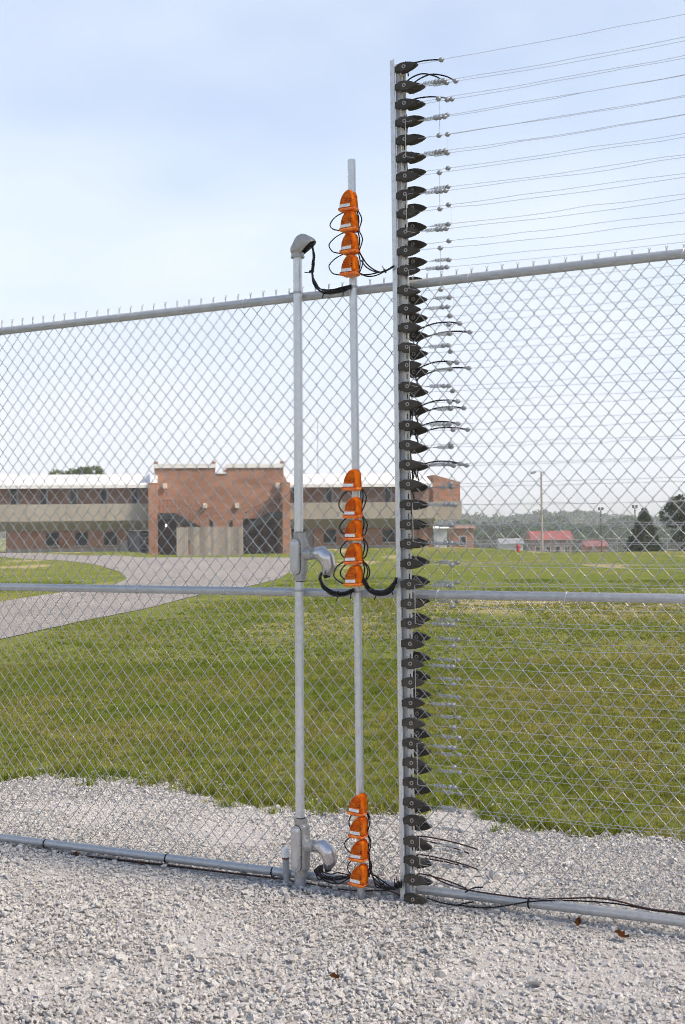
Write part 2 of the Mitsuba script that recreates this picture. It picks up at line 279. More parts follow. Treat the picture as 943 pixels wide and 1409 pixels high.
def sow(step, y0, y1, groups):
    global count
    for y in np.arange(y0, y1, step):
        for x in np.arange(-0.30 * y1 - 1, 0.30 * y1 + 1, step):
            if abs(x) > 0.29 * y + 1.2: continue
            xx, yy = x + rng.uniform(-.1, .1) * step, y + rng.uniform(-.1, .1) * step
            if lawn_area.intersects(Point(xx, yy).buffer(step * 0.42)) or drive.intersects(Point(xx, yy).buffer(step * 0.5)): continue
            if rng.uniform() < (y - 22) / 26: continue
            count += 1
            z = float(terrain(xx, yy)); rot = rng.uniform(0, 360)
            scene[f'grass__{count:03d}'] = dict(type='instance', group={'type': 'ref', 'id': f'{groups}_{rng.integers(4)}'}, to_world=T().translate([xx, yy, z]).rotate([0, 0, 1], rot).scale([1, 1, float(rng.uniform(0.8, 1.2))]))
sow(0.62, 7.2, 17.0, 'grass_near_group'); sow(1.5, 17.3, 46.0, 'grass_far_group')
# the ragged near edge of the turf, following the gravel's border
ev, ef, at = [], [], 0
tuft = [grass_patch(63, 0.10, 0.070, 0.0055, 90 + k) for k in range(6)]
seg = np.r_[0, np.cumsum(np.linalg.norm(np.diff(edge, axis=0), axis=1))]
for q in np.arange(0.0, seg[-1], 0.022):
    x, y = np.interp(q, seg, edge[:, 0]), np.interp(q, seg, edge[:, 1])
    if abs(x) > 0.3 * y + 1: continue
    x += rng.normal(0, 0.03); y += 0.05 + rng.normal(0, 0.09) - (0.10 * rng.exponential() if rng.uniform() < 0.2 else 0)
    t = tuft[rng.integers(6)]; a = rng.uniform(0, 6.28); s = rng.uniform(0.6, 1.35)
    R = np.array([[math.cos(a), -math.sin(a), 0], [math.sin(a), math.cos(a), 0], [0, 0, 1]])
    ev.append(t.vertices @ R.T * s + [x, y, terrain(x, y) + 0.004]); ef.append(t.faces + at); at += len(t.vertices)
scene['grass__%03d' % (count + 1)] = mikit.ply(TM(np.vstack(ev), np.vstack(ef)), 'grass_blade')
say('grass', 'short olive green lawn grass with dry straw coloured patches behind the fence', 'grass', kind='stuff')

# ---------------------------------------------------------------- the chain link fence
fence = thing('chain_link_fence', 'tall galvanised chain link fence with three round rails crossing the whole picture', 'fence')
def rail(name, y0, y1, r, d=0.0):
    """A straight rail, level, through the fence plane at the heights seen at x = 490."""
    a, b = fp(-260, y0 - 260 * (y1 - y0) / PW, d), fp(1200, y0 + 1200 * (y1 - y0) / PW, d)
    return add(name, tube(np.linspace(a, b, 40), r, 24), 'galvanised_rail', 40, holder=fence)
rail('top_rail', 456, 348.5, 0.0215); rail('mid_rail', 807.5, 824, 0.0215); rail('bottom_rail', 1152.5, 1269, 0.0215)
W_, H_ = 0.0765, 0.0873
s_ref, z_ref = sd(fp(842, 861, -0.03)), fp(842, 861, -0.03)[2]
z_top = fp(700, 373, -0.03)[2]; J = int(math.floor((z_top - 0.005 - z_ref) / (H_ / 2))); J0 = -int(round(z_ref / (H_ / 2))) 
i0, i1 = int((sd(fp(-170, 800)) - s_ref) / (W_ / 2)), int((sd(fp(1110, 800)) - s_ref) / (W_ / 2))
def zigzag(par, seed):
    """One woven wire between two columns of nodes; par: parity of the left column."""
    r = np.random.default_rng(seed); pts = []
    for j in range(J0, J + 1):
        right = (par + j) % 2 == 1                              # the nodes of a column have an even column + row
        x = (W_ / 2 if right else 0.0); jit = r.normal(0, 0.0007, 2)
        over = 0.0022 if right else -0.0022
        zz = z_ref + j * H_ / 2 + jit[1]
        pts += [(x + jit[0] + over * 0.4 - (0.0035 if right else -0.0035), (-0.0026 if not right else 0.0026), zz - 0.0042), (x + jit[0] + over, 0.0, zz), (x + jit[0] + over * 0.4 - (0.0035 if right else -0.0035), (0.0026 if not right else -0.0026), zz + 0.0042)]
    x, _, zz = pts[-2]; pts = pts[:-1]
    sg = 1 if right else -1
    for q in range(1, 8):                                       # the twisted barb above the rail
        a = q * 1.1 + (0 if right else math.pi)
        pts.append((W_ / 2 * right + 0.0022 * math.cos(a), 0.0022 * math.sin(a), zz + 0.0085 * q))
    pts.append((W_ / 2 * right + sg * 0.006, 0.003, pts[-1][2] + 0.010))
    return tube(pts, 0.0020, 6)
weave = {(par, k): mikit.ply(zigzag(par, 10 * par + k), 'wire_metal', 50) for par in (0, 1) for k in range(4)}
for i in range(i0, i1):
    o = P0 + FU * (s_ref + i * W_ / 2) + FN * (-0.034); o[2] = 0
    add('mesh_wire', weave[(i % 2, int(rng.integers(4)))], None, M=FM(o), holder=fence)
def ring(p, r, tilt, rad=0.0018):
    a = np.linspace(0, 2 * np.pi, 21)
    q = np.stack([np.sin(a * 1.0) * tilt, np.cos(a) * r, np.sin(a) * r], -1)
    return trimesh.Trimesh(tube(q, rad, 6).vertices, tube(q, rad, 6).faces, process=False).apply_transform(FM(p))
for x, y in [(86, 446.2), (166, 437), (253, 427.1), (337, 417.6), (646, 382.4), (941, 348.7), (190, 810.8), (311, 812.9), (603, 818), (780, 821.1), (143, 1170.2), (305, 1190.2), (735, 1243.3)]:
    add('tie_wire', ring(fp(x, y), 0.0238, 0.006), 'galvanised_bright', holder=fence)

# ---------------------------------------------------------------- the electric fence: post, insulators, wires
ef_ = thing('electric_fence', 'tall multi wire electric fence on a slim post carrying two columns of dark insulators', 'electric fence')
DF, DR_ = 0.075, -0.055                                            # planes of the front and rear insulators
def seat_line(xa, ya, xb, yb, d): return fp(xa, ya, d), fp(xb, yb, d)
ptop, pbot = fp(549, 84, 0.01), fp(562, 1246, 0.01)
axis = (ptop - pbot); post_h = np.linalg.norm(axis)
def post_frame(s=0.0, d=0.0, z=0.0):
    """Axes of the slightly leaning post, at s to the right, d to the front and z up from its foot."""
    k = axis / post_h; x = FU - k * (FU @ k); x /= np.linalg.norm(x); y = np.cross(k, x)
    m = np.eye(4); m[:3, 0], m[:3, 1], m[:3, 2] = x, y, k; m[:3, 3] = pbot + x * s - y * d + k * z; return m
def extr(poly, h): return trimesh.creation.extrude_polygon(poly, h, engine='earcut')
flange = Polygon([(-0.0145, -0.007), (0.0065, -0.007), (0.0085, -0.018), (0.0145, -0.020), (0.0145, -0.014), (0.0115, -0.0035), (-0.011, -0.0035), (-0.011, 0.03), (-0.0145, 0.03)])
ftop, fbot = fp(541.2, 83, 0.055), fp(555.8, 1243, 0.055); fk = (ftop - fbot) / np.linalg.norm(ftop - fbot); fm = np.eye(4)
fm[:3, 0] = FU - fk * (FU @ fk); fm[:3, 0] /= np.linalg.norm(fm[:3, 0]); fm[:3, 1] = np.cross(fk, fm[:3, 0]); fm[:3, 2] = fk; fm[:3, 3] = fbot
add('edge_flange', extr(flange, float(np.linalg.norm(ftop - fbot))), 'galvanised_bright', M=fm, holder=ef_)
for z in np.arange(0.05, float(np.linalg.norm(ftop - fbot)), 0.095):
    mz = fm.copy(); mz[:3, 3] = fm[:3, 3] + fm[:3, 2] * z; add('rivet', m3.Manifold.sphere(0.0038, 8).translate([-0.004, -0.007, 0]), 'galvanised_bright', True, M=mz, holder=ef_)
ch = Polygon([(-0.0215, -0.044), (-0.019, -0.048), (0.004, -0.048), (0.0065, -0.044), (0.0065, -0.012), (0.0035, -0.012), (0.0035, -0.043), (-0.0185, -0.043), (-0.0185, -0.012), (-0.0215, -0.012)])
add('channel', extr(ch, post_h + 0.05), 'galvanised', M=post_frame(0.021, -0.006, -0.08), holder=ef_)
strap = box(0.027, 0.053, -0.026, -0.022, 0, post_h - 0.02)
add('perforated_strap', strap, 'strap_metal', M=post_frame(0, 0.012, -0.05), holder=ef_)
for z in np.arange(0.04, post_h - 0.06, 0.048):
    add('strap_slot', box(0.0400, 0.0450, -0.0266, -0.0256, 0, 0.026), 'black_hole', M=post_frame(0, 0.012, z - 0.05), holder=ef_)
front_y = [94.5, 118.4, 143.3, 167.5, 192.5, 217.3, 242.5, 267.7, 293.9, 319.6, 345, 371.3, 397.5, 424, 450.2, 476.7, 503.8, 530.6, 557.2, 584.3, 611, 638, 665.4, 692.6, 720, 747, 773.8, 801.7, 828.5, 856.2, 883.5, 910.6,
           937.5, 965.3, 992.3, 1020, 1046.9, 1073.9, 1101, 1127.6, 1155.4, 1180.7, 1207, 1233]
rear_y = [122.8, 145.6, 169.3, 194.2, 219.3, 242, 266, 289.6, 313.5, 339, 362.4, 389, 413.5, 439, 463.5, 490, 514.7, 540, 566, 592, 618, 641.3, 669, 694.5, 721, 747, 771.6, 797.8, 824.5, 850, 876, 902.4,
          928.4, 954, 980, 1006.5, 1033, 1058, 1084.7, 1109.7, 1134.4, 1160.8, 1186, 1212]
top_ = [(0, .0165), (0.010, .017), (0.019, .025), (0.030, .0275), (0.060, .0265), (0.086, .0185), (0.106, .0085), (0.117, .0005)]
bot_ = [(0.113, -.007), (0.092, -.0175), (0.068, -.0245), (0.048, -.0275), (0.030, -.0270), (0.024, -.0175), (0, -.0170)]
prof = Polygon(top_ + bot_).buffer(0.003).buffer(-0.003)
def bevelled(poly, t, b=0.003):
    a, c = extr(poly, t - 2 * b), extr(poly.buffer(-b), t)
    a.apply_translation([0, 0, -t / 2 + b]); c.apply_translation([0, 0, -t / 2])
    hull = lambda m: m3.Manifold(m3.Mesh(np.asarray(m.vertices, np.float32), np.asarray(m.faces, np.uint32)))
    return cat([a, c])
ins = bevelled(shapely.affinity.scale(prof, 1, 0.92, origin=(0, 0)), 0.026, 0.004); ins.apply_transform(trimesh.transformations.rotation_matrix(math.pi / 2, [1, 0, 0]))
rib = extr(Polygon([(0.066, .018), (0.088, .011), (0.108, .001), (0.104, -.007), (0.086, .002), (0.066, .007)]), 0.003); rib.apply_transform(trimesh.transformations.rotation_matrix(math.pi / 2, [1, 0, 0])); rib.apply_translation([0, -0.012, 0])
ins_ply = mikit.ply(cat([ins, rib]), 'insulator_plastic')
wash = trimesh.creation.annulus(0.0048, 0.0095, 0.005, sections=20); wash.apply_transform(trimesh.transformations.rotation_matrix(math.pi / 2, [1, 0, 0]))
wash_ply = mikit.ply(wash, 'washer_metal'); holecap = trimesh.creation.cylinder(0.0049, 0.004, sections=16); holecap.apply_transform(trimesh.transformations.rotation_matrix(math.pi / 2, [1, 0, 0])); hole_ply = mikit.ply(holecap, 'black_hole')
def lx(y, ytop, xtop, xbot): return xtop + (xbot - xtop) * (y - ytop) / (1240 - ytop)
def place(p, deg):
    M = FM(p); a = math.radians(deg); R = np.eye(4); R[0, 0], R[0, 2], R[2, 0], R[2, 2] = math.cos(a), math.sin(a), -math.sin(a), math.cos(a); return M @ R
tips = {}
for col, rows, d in (('front', front_y, DF), ('rear', rear_y, DR_)):
    tips[col] = []
    for y in rows:
        x0 = lx(y, 90, 544.5, 557.0) if col == 'front' else lx(y, 120, 555.0, 565.5)
        deg = rng.normal(0, 2.8) + (3 if 640 < y < 1000 and col == 'rear' else 0)
        p = fp(x0, y + (2 if col == 'front' else 0), d)
        k = add('insulator', ins_ply, None, M=place(p, deg), holder=ef_)
        q = place(p, deg)
        c = q @ np.array([0.049, -0.0135, 0.002, 1])
        Mw = q.copy(); Mw[:3, 3] = c[:3]
        add('bolt_ring', wash_ply, None, M=Mw, holder=k); add('bolt_hole', hole_ply, None, M=Mw, holder=k)
        tips[col].append((q @ np.array([0.110, 0, -0.001, 1]))[:3])
s_far = sd(fp(1130, 500))
wires = {'front': [], 'rear': []}
for col in ('front', 'rear'):
    for tp in tips[col]:
        L = s_far - sd(tp); n = 40; t = np.linspace(0, 1, n)
        dz = 0.012 * rng.uniform(0.2, 1.2) * (4 * t * (t - 1)) + 0.0025 * np.interp(t, np.linspace(0, 1, 12), rng.normal(0, 1, 12)) * np.clip(t * 8, 0, 1)
        pts = tp + FU * (t * L)[:, None] + np.array([0, 0, 1]) * dz[:, None]
        wires[col].append(pts); add('wire', tube(pts, 0.0011, 5), 'thin_wire', 60, holder=ef_)
clamp = hull_chain([((-0.001, 0, 0), 0.0115), ((0.001, 0, 0), 0.0115)], 14) + m3.Manifold.cylinder(0.030, 0.0028, 0.0028, 8, True).rotate([0, 90, 0])
clamp_ply = mikit.ply(mesh_of(clamp), 'clamp_metal', 40)
def spring_mesh(L=0.085, r=0.0078, turns=8):
    a = np.linspace(0, 2 * np.pi * turns, turns * 9); c = tube(np.stack([np.linspace(0.012, L - 0.012, len(a)), r * np.cos(a), r * np.sin(a)], -1), 0.0019, 5)
    return cat([c, tube([(-0.01, 0, 0), (0.014, 0, 0)], 0.0025, 6), tube([(L - 0.014, 0, 0), (L + 0.01, 0, 0)], 0.0025, 6)])
spring_ply = mikit.ply(spring_mesh(), 'spring_metal', 60)
def on_wire(col, i, x):
    """The point of a wire seen at column x of the photograph."""
    pts = wires[col][i]; s = sd(fp(x, 700, DF if col == 'front' else DR_))
    ss = (pts - P0) @ FU; return np.array([np.interp(s, ss, pts[:, k]) for k in range(3)])
def put_clamp(col, i, x): p = on_wire(col, i, x); add('clamp', clamp_ply, None, M=FM(p), holder=ef_); return p
def put_spring(col, i, x): add('spring', spring_ply, None, M=FM(on_wire(col, i, x)), holder=ef_)
lead_n = [0]
def lead(col, i, x0, y0, x1, rise, mat='black_cable'):
    """A black lead from behind an insulator out to a clamp on its wire."""
    d = DF if col == 'front' else DR_
    b = on_wire(col, i, x1); a = fp(x0, y0, d - 0.025)
    mid = (a * 0.62 + b * 0.38) + np.array([0, 0, rise]); m2 = (a * 0.25 + b * 0.75) + np.array([0, 0, rise * 0.72])
    add('lead_cable', tube(curve([a - [0, 0, 0.05], a, mid, m2, b], 8), 0.0036, 7), mat, 60, holder=ef_)
for i, y in enumerate(front_y):
    sl = 0.0
    if y < 100: put_clamp('front', i, 615)
    elif 1095 < y: 
        if i % 2 == 0 and y < 1200: put_spring('front', i, 600)
    elif i % 2 == 1:
        put_spring('front', i, 587 if y < 420 else 590)
        put_clamp('front', i, 613.5 + 0.003 * y - 2); put_clamp('front', i, 620 + 0.003 * y - 2)
        if y < 400: put_clamp('front', i, 607)
    else:
        put_clamp('front', i, 610.5 if y < 400 else 621)
for i, y in enumerate(rear_y):
    if i % 2 == 0 or y > 740: put_spring('rear', i, 600); put_clamp('rear', i, 628 if y > 740 else 622)
    else: put_clamp('rear', i, 622.5 if y < 500 else 625)
lead('front', 0, 562, 90, 614.6, 0.010); lead('front', 1, 560, 112, 617, 0.035); lead('rear', 0, 569, 115, 634.6, 0.04); lead('rear', 1, 567, 138, 628.9, 0.015)
put_clamp('front', 1, 617); put_clamp('rear', 0, 634.6); put_clamp('rear', 1, 628.9)
for x1, yy in [(636, 443), (649.7, 456), (631.6, 498), (647.8, 509), (632, 552), (640, 561), (632, 579), (645, 587.5), (635, 633), (643, 640.6)]:
    best = min(((abs((y - 765) * (x1 + 2900) / 3480 + 765 - yy), c, i) for c, rows in (('front', front_y), ('rear', rear_y)) for i, y in enumerate(rows)))
    _, c, i = best
    lead(c, i, 573 if c == 'front' else 576, (front_y if c == 'front' else rear_y)[i] + 6, x1, 0.022); put_clamp(c, i, x1)
for c, i, x1 in [('front', 40, 652), ('front', 41, 652), ('rear', 41, 640), ('front', 42, 636), ('rear', 42, 640)]:
    lead(c, i, 575, (front_y if c == 'front' else rear_y)[i] - 4, x1, 0.01, 'red_brown_cable')
# thin jumpers between the wires: brackets at the insulators, drops at the clamps
def jumper(pts, r=0.0013, mat='thin_wire'): add('jumper_wire', tube(pts, r, 5), mat, 60, holder=ef_)
for ya, yb, x in [(167, 215, 558), (267, 318, 559.5), (371, 397, 562.5), (476, 530, 563.5), (692, 745, 568), (805, 858, 571), (920, 960, 571.5), (1023, 1080, 574), (1150, 1190, 577.5)]:
    jumper([fp(x + 9, ya - 1, DF + 0.016), fp(x, ya, DF + 0.020), fp(x + 0.6, yb, DF + 0.020), fp(x + 12, yb + 2, DF + 0.014)], 0.0016)
for x, ia, ib in [(611.5, 2, 4), (610.5, 6, 8), (610.5, 10, 12)]: jumper([on_wire('front', ia, x), on_wire('front', ib, x)])
for x, ia, ib in [(622, 3, 5), (626, 7, 9), (628, 11, 13), (630, 17, 19), (622, 25, 27), (624, 29, 31), (624, 33, 35)]: jumper([on_wire('rear', ia, x), on_wire('front', ib, x)], 0.0007)
for x, ya, yb in [(556, 205, 345), (560, 300, 480), (559, 150, 300), (563, 480, 720), (566, 560, 760), (561, 600, 700), (568, 640, 720)]:
    y = np.linspace(ya, yb, 9); jumper(curve([fp(x + 2.2 * math.sin(k * 1.9 + ya), q, 0.045) for k, q in enumerate(y)], 5), 0.0034, 'black_cable')

# ---------------------------------------------------------------- the conduit riser with its weatherhead and two conduit bodies
DC = 0.055
cond = thing('conduit_riser', 'grey conduit riser with weatherhead and two elbows, left of the orange boxes', 'conduit')
def pipe(a, b, r, mat='galvanised_bright', name='pipe', holder=cond, n=24): return add(name, tube([a, b], r, n), mat, 40, holder=holder)
def cx(y): return 409.6 + (y - 350) * 0.0045
pipe(fp(cx(346), 346, DC), fp(cx(736), 736, DC), 0.0225); pipe(fp(cx(790), 790, DC), fp(cx(1128), 1128, DC), 0.0225)
pipe(fp(cx(1205), 1205, DC), fp(cx(1236), 1240, DC), 0.029, 'galvanised')
def local(fn, p): 
    m = mesh_of(fn) if isinstance(fn, m3.Manifold) else fn
    return m
for (yc, hh, sc) in [(766, 0.098, 1.0), (1166, 0.122, 1.12)]:
    p = fp(cx(yc) + 2.2, yc, DC); M = FM(p)
    body = rounded(0.033 * sc, 0.030 * sc, hh, 0.022) + m3.Manifold.cylinder(2 * hh + 0.045, 0.029 * sc, 0.029 * sc, 28, True).translate([-0.004, 0, 0])
    body = body + m3.Manifold.cylinder(0.045, 0.032 * sc, 0.027 * sc, 28, True).rotate([0, 90, 0]).translate([0.046, 0, 0.012])
    body = body + m3.Manifold.cylinder(0.018, 0.031 * sc, 0.031 * sc, 28, True).translate([-0.004, 0, hh + 0.014])
    k = add('conduit_body', body, 'cast_aluminium', 35, M=M, holder=cond)
    lid = m3.Manifold.batch_hull([m3.Manifold.sphere(0.022, 20).scale([1, 0.42, 1]).translate([0, 0, s * (hh - 0.038)]) for s in (-1, 1)] )
    rim = m3.Manifold.batch_hull([m3.Manifold.cylinder(0.007, 0.0275, 0.0265, 24, True).rotate([90, 0, 0]).translate([0, 0, s * (hh - 0.036)]) for s in (-1, 1)])
    mm = np.eye(4); mm[:3, 3] = [-0.012, -0.033 * sc, 0]
    add('cover', (rim.translate([0, -0.004, 0]) + lid.translate([0, -0.010, 0])), 'cover_grey', 35, M=M @ mm, holder=k)
    gas = m3.Manifold.batch_hull([m3.Manifold.cylinder(0.008, 0.0285, 0.0285, 24, True).rotate([90, 0, 0]).translate([0, 0, s * (hh - 0.036)]) for s in (-1, 1)])
    add('gasket', gas.translate([0, 0.0015, 0]), 'dark_steel', 35, M=M @ mm, holder=k)
    for s in (-1, 1): add('joint_ring', m3.Manifold.cylinder(0.004, 0.0245, 0.0245, 28, True).translate([-0.004, 0, s * (hh + 0.025)]), 'dark_steel', 35, M=M, holder=k)
    for s in (-1, 1):
        ms = np.eye(4); ms[:3, 3] = [-0.012, -0.038 * sc, s * (hh - 0.017)]
        add('screw', m3.Manifold.sphere(0.004, 10).scale([1, .6, 1]), 'clamp_metal', True, M=M @ ms, holder=k)
    # nipple and pulling elbow
    nip = m3.Manifold.cylinder(0.028, 0.024, 0.024, 6, True).rotate([0, 90, 0]).translate([0.077, 0, 0.012]) + m3.Manifold.cylinder(0.04, 0.020, 0.020, 20, True).rotate([0, 90, 0]).translate([0.082, 0, 0.012])
    add('nipple', nip, 'galvanised', 30, M=M, holder=cond)
    el = hull_chain([((0.098, 0, 0.014), 0.032), ((0.120, -0.004, 0.014), 0.037), ((0.150, -0.006, -0.010), 0.040), ((0.161, -0.004, -0.045), 0.035), ((0.148, 0, -0.072), 0.027)], 24)
    el = el.refine_to_length(0.008)
    em = mesh_of(el); em.vertices[:, 1] *= 0.86; em.merge_vertices(); trimesh.smoothing.filter_taubin(em, iterations=14)
    e = add('elbow', em, 'elbow_metal', True, M=M, holder=cond)
    ridge = tube(curve([(0.108, -0.033, 0.034), (0.122, -0.0345, 0.010), (0.138, -0.0345, -0.022), (0.147, -0.033, -0.052), (0.160, -0.029, -0.068)], 6), 0.0022, 6)
    add('cover_seam', ridge, 'elbow_metal', True, M=M, holder=e)
    add('bushing', m3.Manifold.cylinder(0.02, 0.017, 0.017, 20, True).rotate([0, -18, 0]).translate([0.147, 0, -0.094]), 'black_hole', 30, M=M, holder=e)
# weatherhead
p = fp(410.5, 346, DC); M = FM(p) @ np.diag([1.14, 1.1, 1.08, 1])
dome = m3.Manifold.batch_hull([m3.Manifold.sphere(0.034, 28).translate([-0.002, 0, 0.008]), m3.Manifold.sphere(0.040, 28).scale([1, .85, 1]).translate([0.022, 0, 0.040]), m3.Manifold.sphere(0.030, 28).translate([0.058, 0, 0.030])])
inner = m3.Manifold.batch_hull([m3.Manifold.sphere(0.031, 28).translate([-0.002, 0, 0.008]), m3.Manifold.sphere(0.036, 28).scale([1, .85, 1]).translate([0.022, 0, 0.040]), m3.Manifold.sphere(0.027, 28).translate([0.058, 0, 0.030])])
cut = m3.Manifold.cube([0.4, 0.4, 0.4]).translate([0, -0.2, -0.4]).rotate([0, -38, 0]).translate([0.016, 0, -0.014])
low = m3.Manifold.cube([0.4, 0.4, 0.4]).translate([-0.2, -0.2, -0.418])
w = add('weatherhead', (dome - inner - cut - low), 'cast_aluminium', 40, M=M, holder=cond)
add('dark_insert', (inner ^ (m3.Manifold.cube([0.3, 0.3, 0.01]).translate([-0.05, -0.15, 0.010]).rotate([0, -38, 0]).translate([0.016, 0, -0.014]))), 'black_hole', M=M, holder=w)
add('collar', m3.Manifold.cylinder(0.022, 0.0285, 0.0285, 28, True).translate([-0.003, 0, -0.018]), 'cast_aluminium', 35, M=M, holder=w)
add('clamp_band', m3.Manifold.cylinder(0.007, 0.0305, 0.0305, 28, True).translate([-0.003, 0, -0.026]), 'galvanised', 35, M=M, holder=w)
for y in (403, 812.5, 1219):
    p = fp(cx(y), y, DC); M = FM(p)
    st = m3.Manifold.cylinder(0.012, 0.0245, 0.0245, 28, True) if y < 1200 else m3.Manifold.cylinder(0.012, 0.031, 0.031, 28, True)
    add('strap', st + m3.Manifold.cube([0.022, 0.006, 0.008], True).translate([-0.034, -0.006, 0]) + m3.Manifold.cylinder(0.05, 0.003, 0.003, 8, True).rotate([90, 0, 0]).translate([-0.036, 0.014, 0]), 'galvanised', 35, M=M, holder=cond)

# small capped stub of pipe at the rail
stub = thing('capped_pipe', 'short grey pipe stub with white cap at the foot of the conduit riser', 'pipe')
pipe(fp(393.3, 1178, 0.03), fp(395.5, 1226, 0.03), 0.0165, 'pvc_grey', 'pipe', stub)
add('cap', m3.Manifold.cylinder(0.038, 0.020, 0.020, 24, True) + m3.Manifold.cylinder(0.008, 0.020, 0.016, 24).translate([0, 0, 0.019]), 'pvc_white', 40, M=FM(fp(393.0, 1174, 0.03)), holder=stub)
add('seal', m3.Manifold.cylinder(0.007, 0.0185, 0.0185, 20, True), 'rust_ring', 40, M=FM(fp(393.3, 1181, 0.03)), holder=stub)
add('coupling', m3.Manifold.cylinder(0.03, 0.0205, 0.0195, 20, True), 'pvc_grey', 40, M=FM(fp(395.1, 1214, 0.03)), holder=stub)

# ---------------------------------------------------------------- the pole and its orange boxes
DP = 0.05
pole = thing('box_pole', 'slim galvanised pole carrying the three clusters of orange boxes', 'pole')
def bx(y): return 484.0 + (y - 220) * 0.0132
pipe(fp(bx(220), 220, DP), fp(bx(1238), 1238, DP), 0.0197, 'galvanised_bright', 'pipe', pole)
a = fp(bx(220), 220, DP); add('open_end', m3.Manifold.cylinder(0.001, 0.017, 0.017, 20).translate([0, 0, 0.0005]), 'black_hole', M=FM(a), holder=pole)
for y in (395, 814): 
    add('strap', m3.Manifold.cylinder(0.012, 0.0215, 0.0215, 24, True) + m3.Manifold.cylinder(0.05, 0.0035, 0.0035, 8, True).rotate([90, 0, 0]).translate([-0.012, 0.0, 0]), 'galvanised', 35, M=FM(fp(bx(y), y, DP)), holder=pole)
shell_p = Polygon([(-0.041, -0.035), (0.041, -0.037), (0.039, 0.0), (0.036, 0.040), (0.030, 0.058), (0.016, 0.067), (0.004, 0.064), (-0.010, 0.055), (-0.024, 0.038), (-0.034, 0.015), (-0.038, -0.005)]).buffer(0.004).buffer(-0.004)
tray_p = Polygon([(-0.045, -0.030), (-0.042, -0.038), (-0.034, -0.042), (0.030, -0.043), (0.040, -0.039), (0.045, -0.031), (0.043, -0.027), (-0.043, -0.026)]).buffer(0.003).buffer(-0.003)
def dome_box(poly, t, b=0.010, n=4):
    """poly extruded along -y by t, its front edge rounded by b."""
    slabs = []
    for k in range(n + 1):
        a = k / n * math.pi / 2; off = b * (1 - math.cos(a)); z = t - b + b * math.sin(a)
        slabs.append((np.array(poly.buffer(-off + 1e-6).exterior.coords)[:-1], z))
    pts = np.vstack([np.c_[np.array(poly.exterior.coords)[:-1], np.zeros(len(poly.exterior.coords) - 1)]] + [np.c_[c, np.full(len(c), z)] for c, z in slabs])
    h = m3.Manifold.hull_points(pts)
    return h.rotate([90, 0, 0])
shell_ply = mikit.ply(mesh_of(dome_box(shell_p, 0.060)), 'orange_plastic', 30); tray_ply = mikit.ply(mesh_of(dome_box(tray_p, 0.064, 0.006)), 'orange_solid', 30)
seam_ply = mikit.ply(box(-0.0425, 0.0425, -0.0612, -0.001, -0.0262, -0.0235), 'orange_dark')
tag_ply = mikit.ply(box(-0.032, 0.022, -0.0628, -0.0606, -0.0228, -0.0075), 'label_white')
mark_ply = mikit.ply(cat([box(0.0195, 0.0265, -0.0608, -0.0598, 0.001, 0.008), box(0.021, 0.029, -0.0608, -0.0598, 0.0125, 0.018)]), 'black_hole')
rib_path = np.array([(-0.034, -0.001), (-0.029, 0.018), (-0.019, 0.036), (-0.006, 0.050), (0.008, 0.057), (0.019, 0.058), (0.027, 0.050), (0.031, 0.030), (0.034, -0.001), (-0.034, -0.001)])
ridge_ply = mikit.ply(cat([tube(np.c_[rib_path[:, 0] * .86, np.full(10, -0.0600), rib_path[:, 1] * .86 + .002], 0.0013, 5), tube([(-.022, -.0600, .022), (.012, -.0600, .022)], .0011, 5), tube([(-.026, -.0600, .010), (.012, -.0600, .010)], .0011, 5)]), 'orange_dark')
core_ply = mikit.ply(mesh_of(rounded(0.016, 0.010, 0.026, 0.004)), 'orange_dark', 30)
where = ['top', 'second', 'third', 'bottom']
clusters = [('upper cluster of four', [(483.2, 282), (484.3, 309.5), (485.0, 339.5), (485.3, 370)], -2), ('middle cluster of five', [(488.2, 664), (489.5, 702), (490.3, 732.5), (490.2, 765), (490.6, 795)], 0),
            ('lower cluster of four', [(496.0, 1108), (497.2, 1139), (498.0, 1171), (497.5, 1205)], 4)]
names5 = ['top', 'second from top', 'middle', 'fourth from top', 'bottom']; names4 = ['top', 'second from top', 'third from top', 'bottom']
box_keys = []
for cname, spots, tilt in clusters:
    for n_, (x, y) in enumerate(spots):
        nm = (names5 if len(spots) == 5 else names4)[n_]
        b = thing('junction_box', f'orange plastic box with white strip, {nm} in the {cname}', 'junction box', 'orange boxes on the pole')
        p = fp(x, y, DP + 0.02); M = place(p, tilt + rng.normal(0, 1.2) + (3 if (n_ == len(spots) - 1 and tilt == 4) else 0)) @ np.diag([0.97, 0.97, 0.95, 1])
        k = add('cover', shell_ply, None, M=M, holder=b); add('tray', tray_ply, None, M=M, holder=b); add('seam', seam_ply, None, M=M, holder=k); add('moulded_ridge', ridge_ply, None, M=M, holder=k)
        add('label_strip', tag_ply, None, M=M, holder=b); add('dark_mark', mark_ply, None, M=M, holder=b)
        mc = np.eye(4); mc[:3, 3] = [0.004, -0.028, 0.012]; add('inner_block', core_ply, None, M=M @ mc, holder=k)
        box_keys.append((b, x, y))
def cable(holder, px, d, r=0.0034, mat='black_cable', name='cable', n=8, dd=None):
    pts = [fp(q[0], q[1], (d if len(q) < 3 else q[2])) for q in px]
    return add(name, tube(curve(pts, n), r, 8), mat, 60, holder=holder)
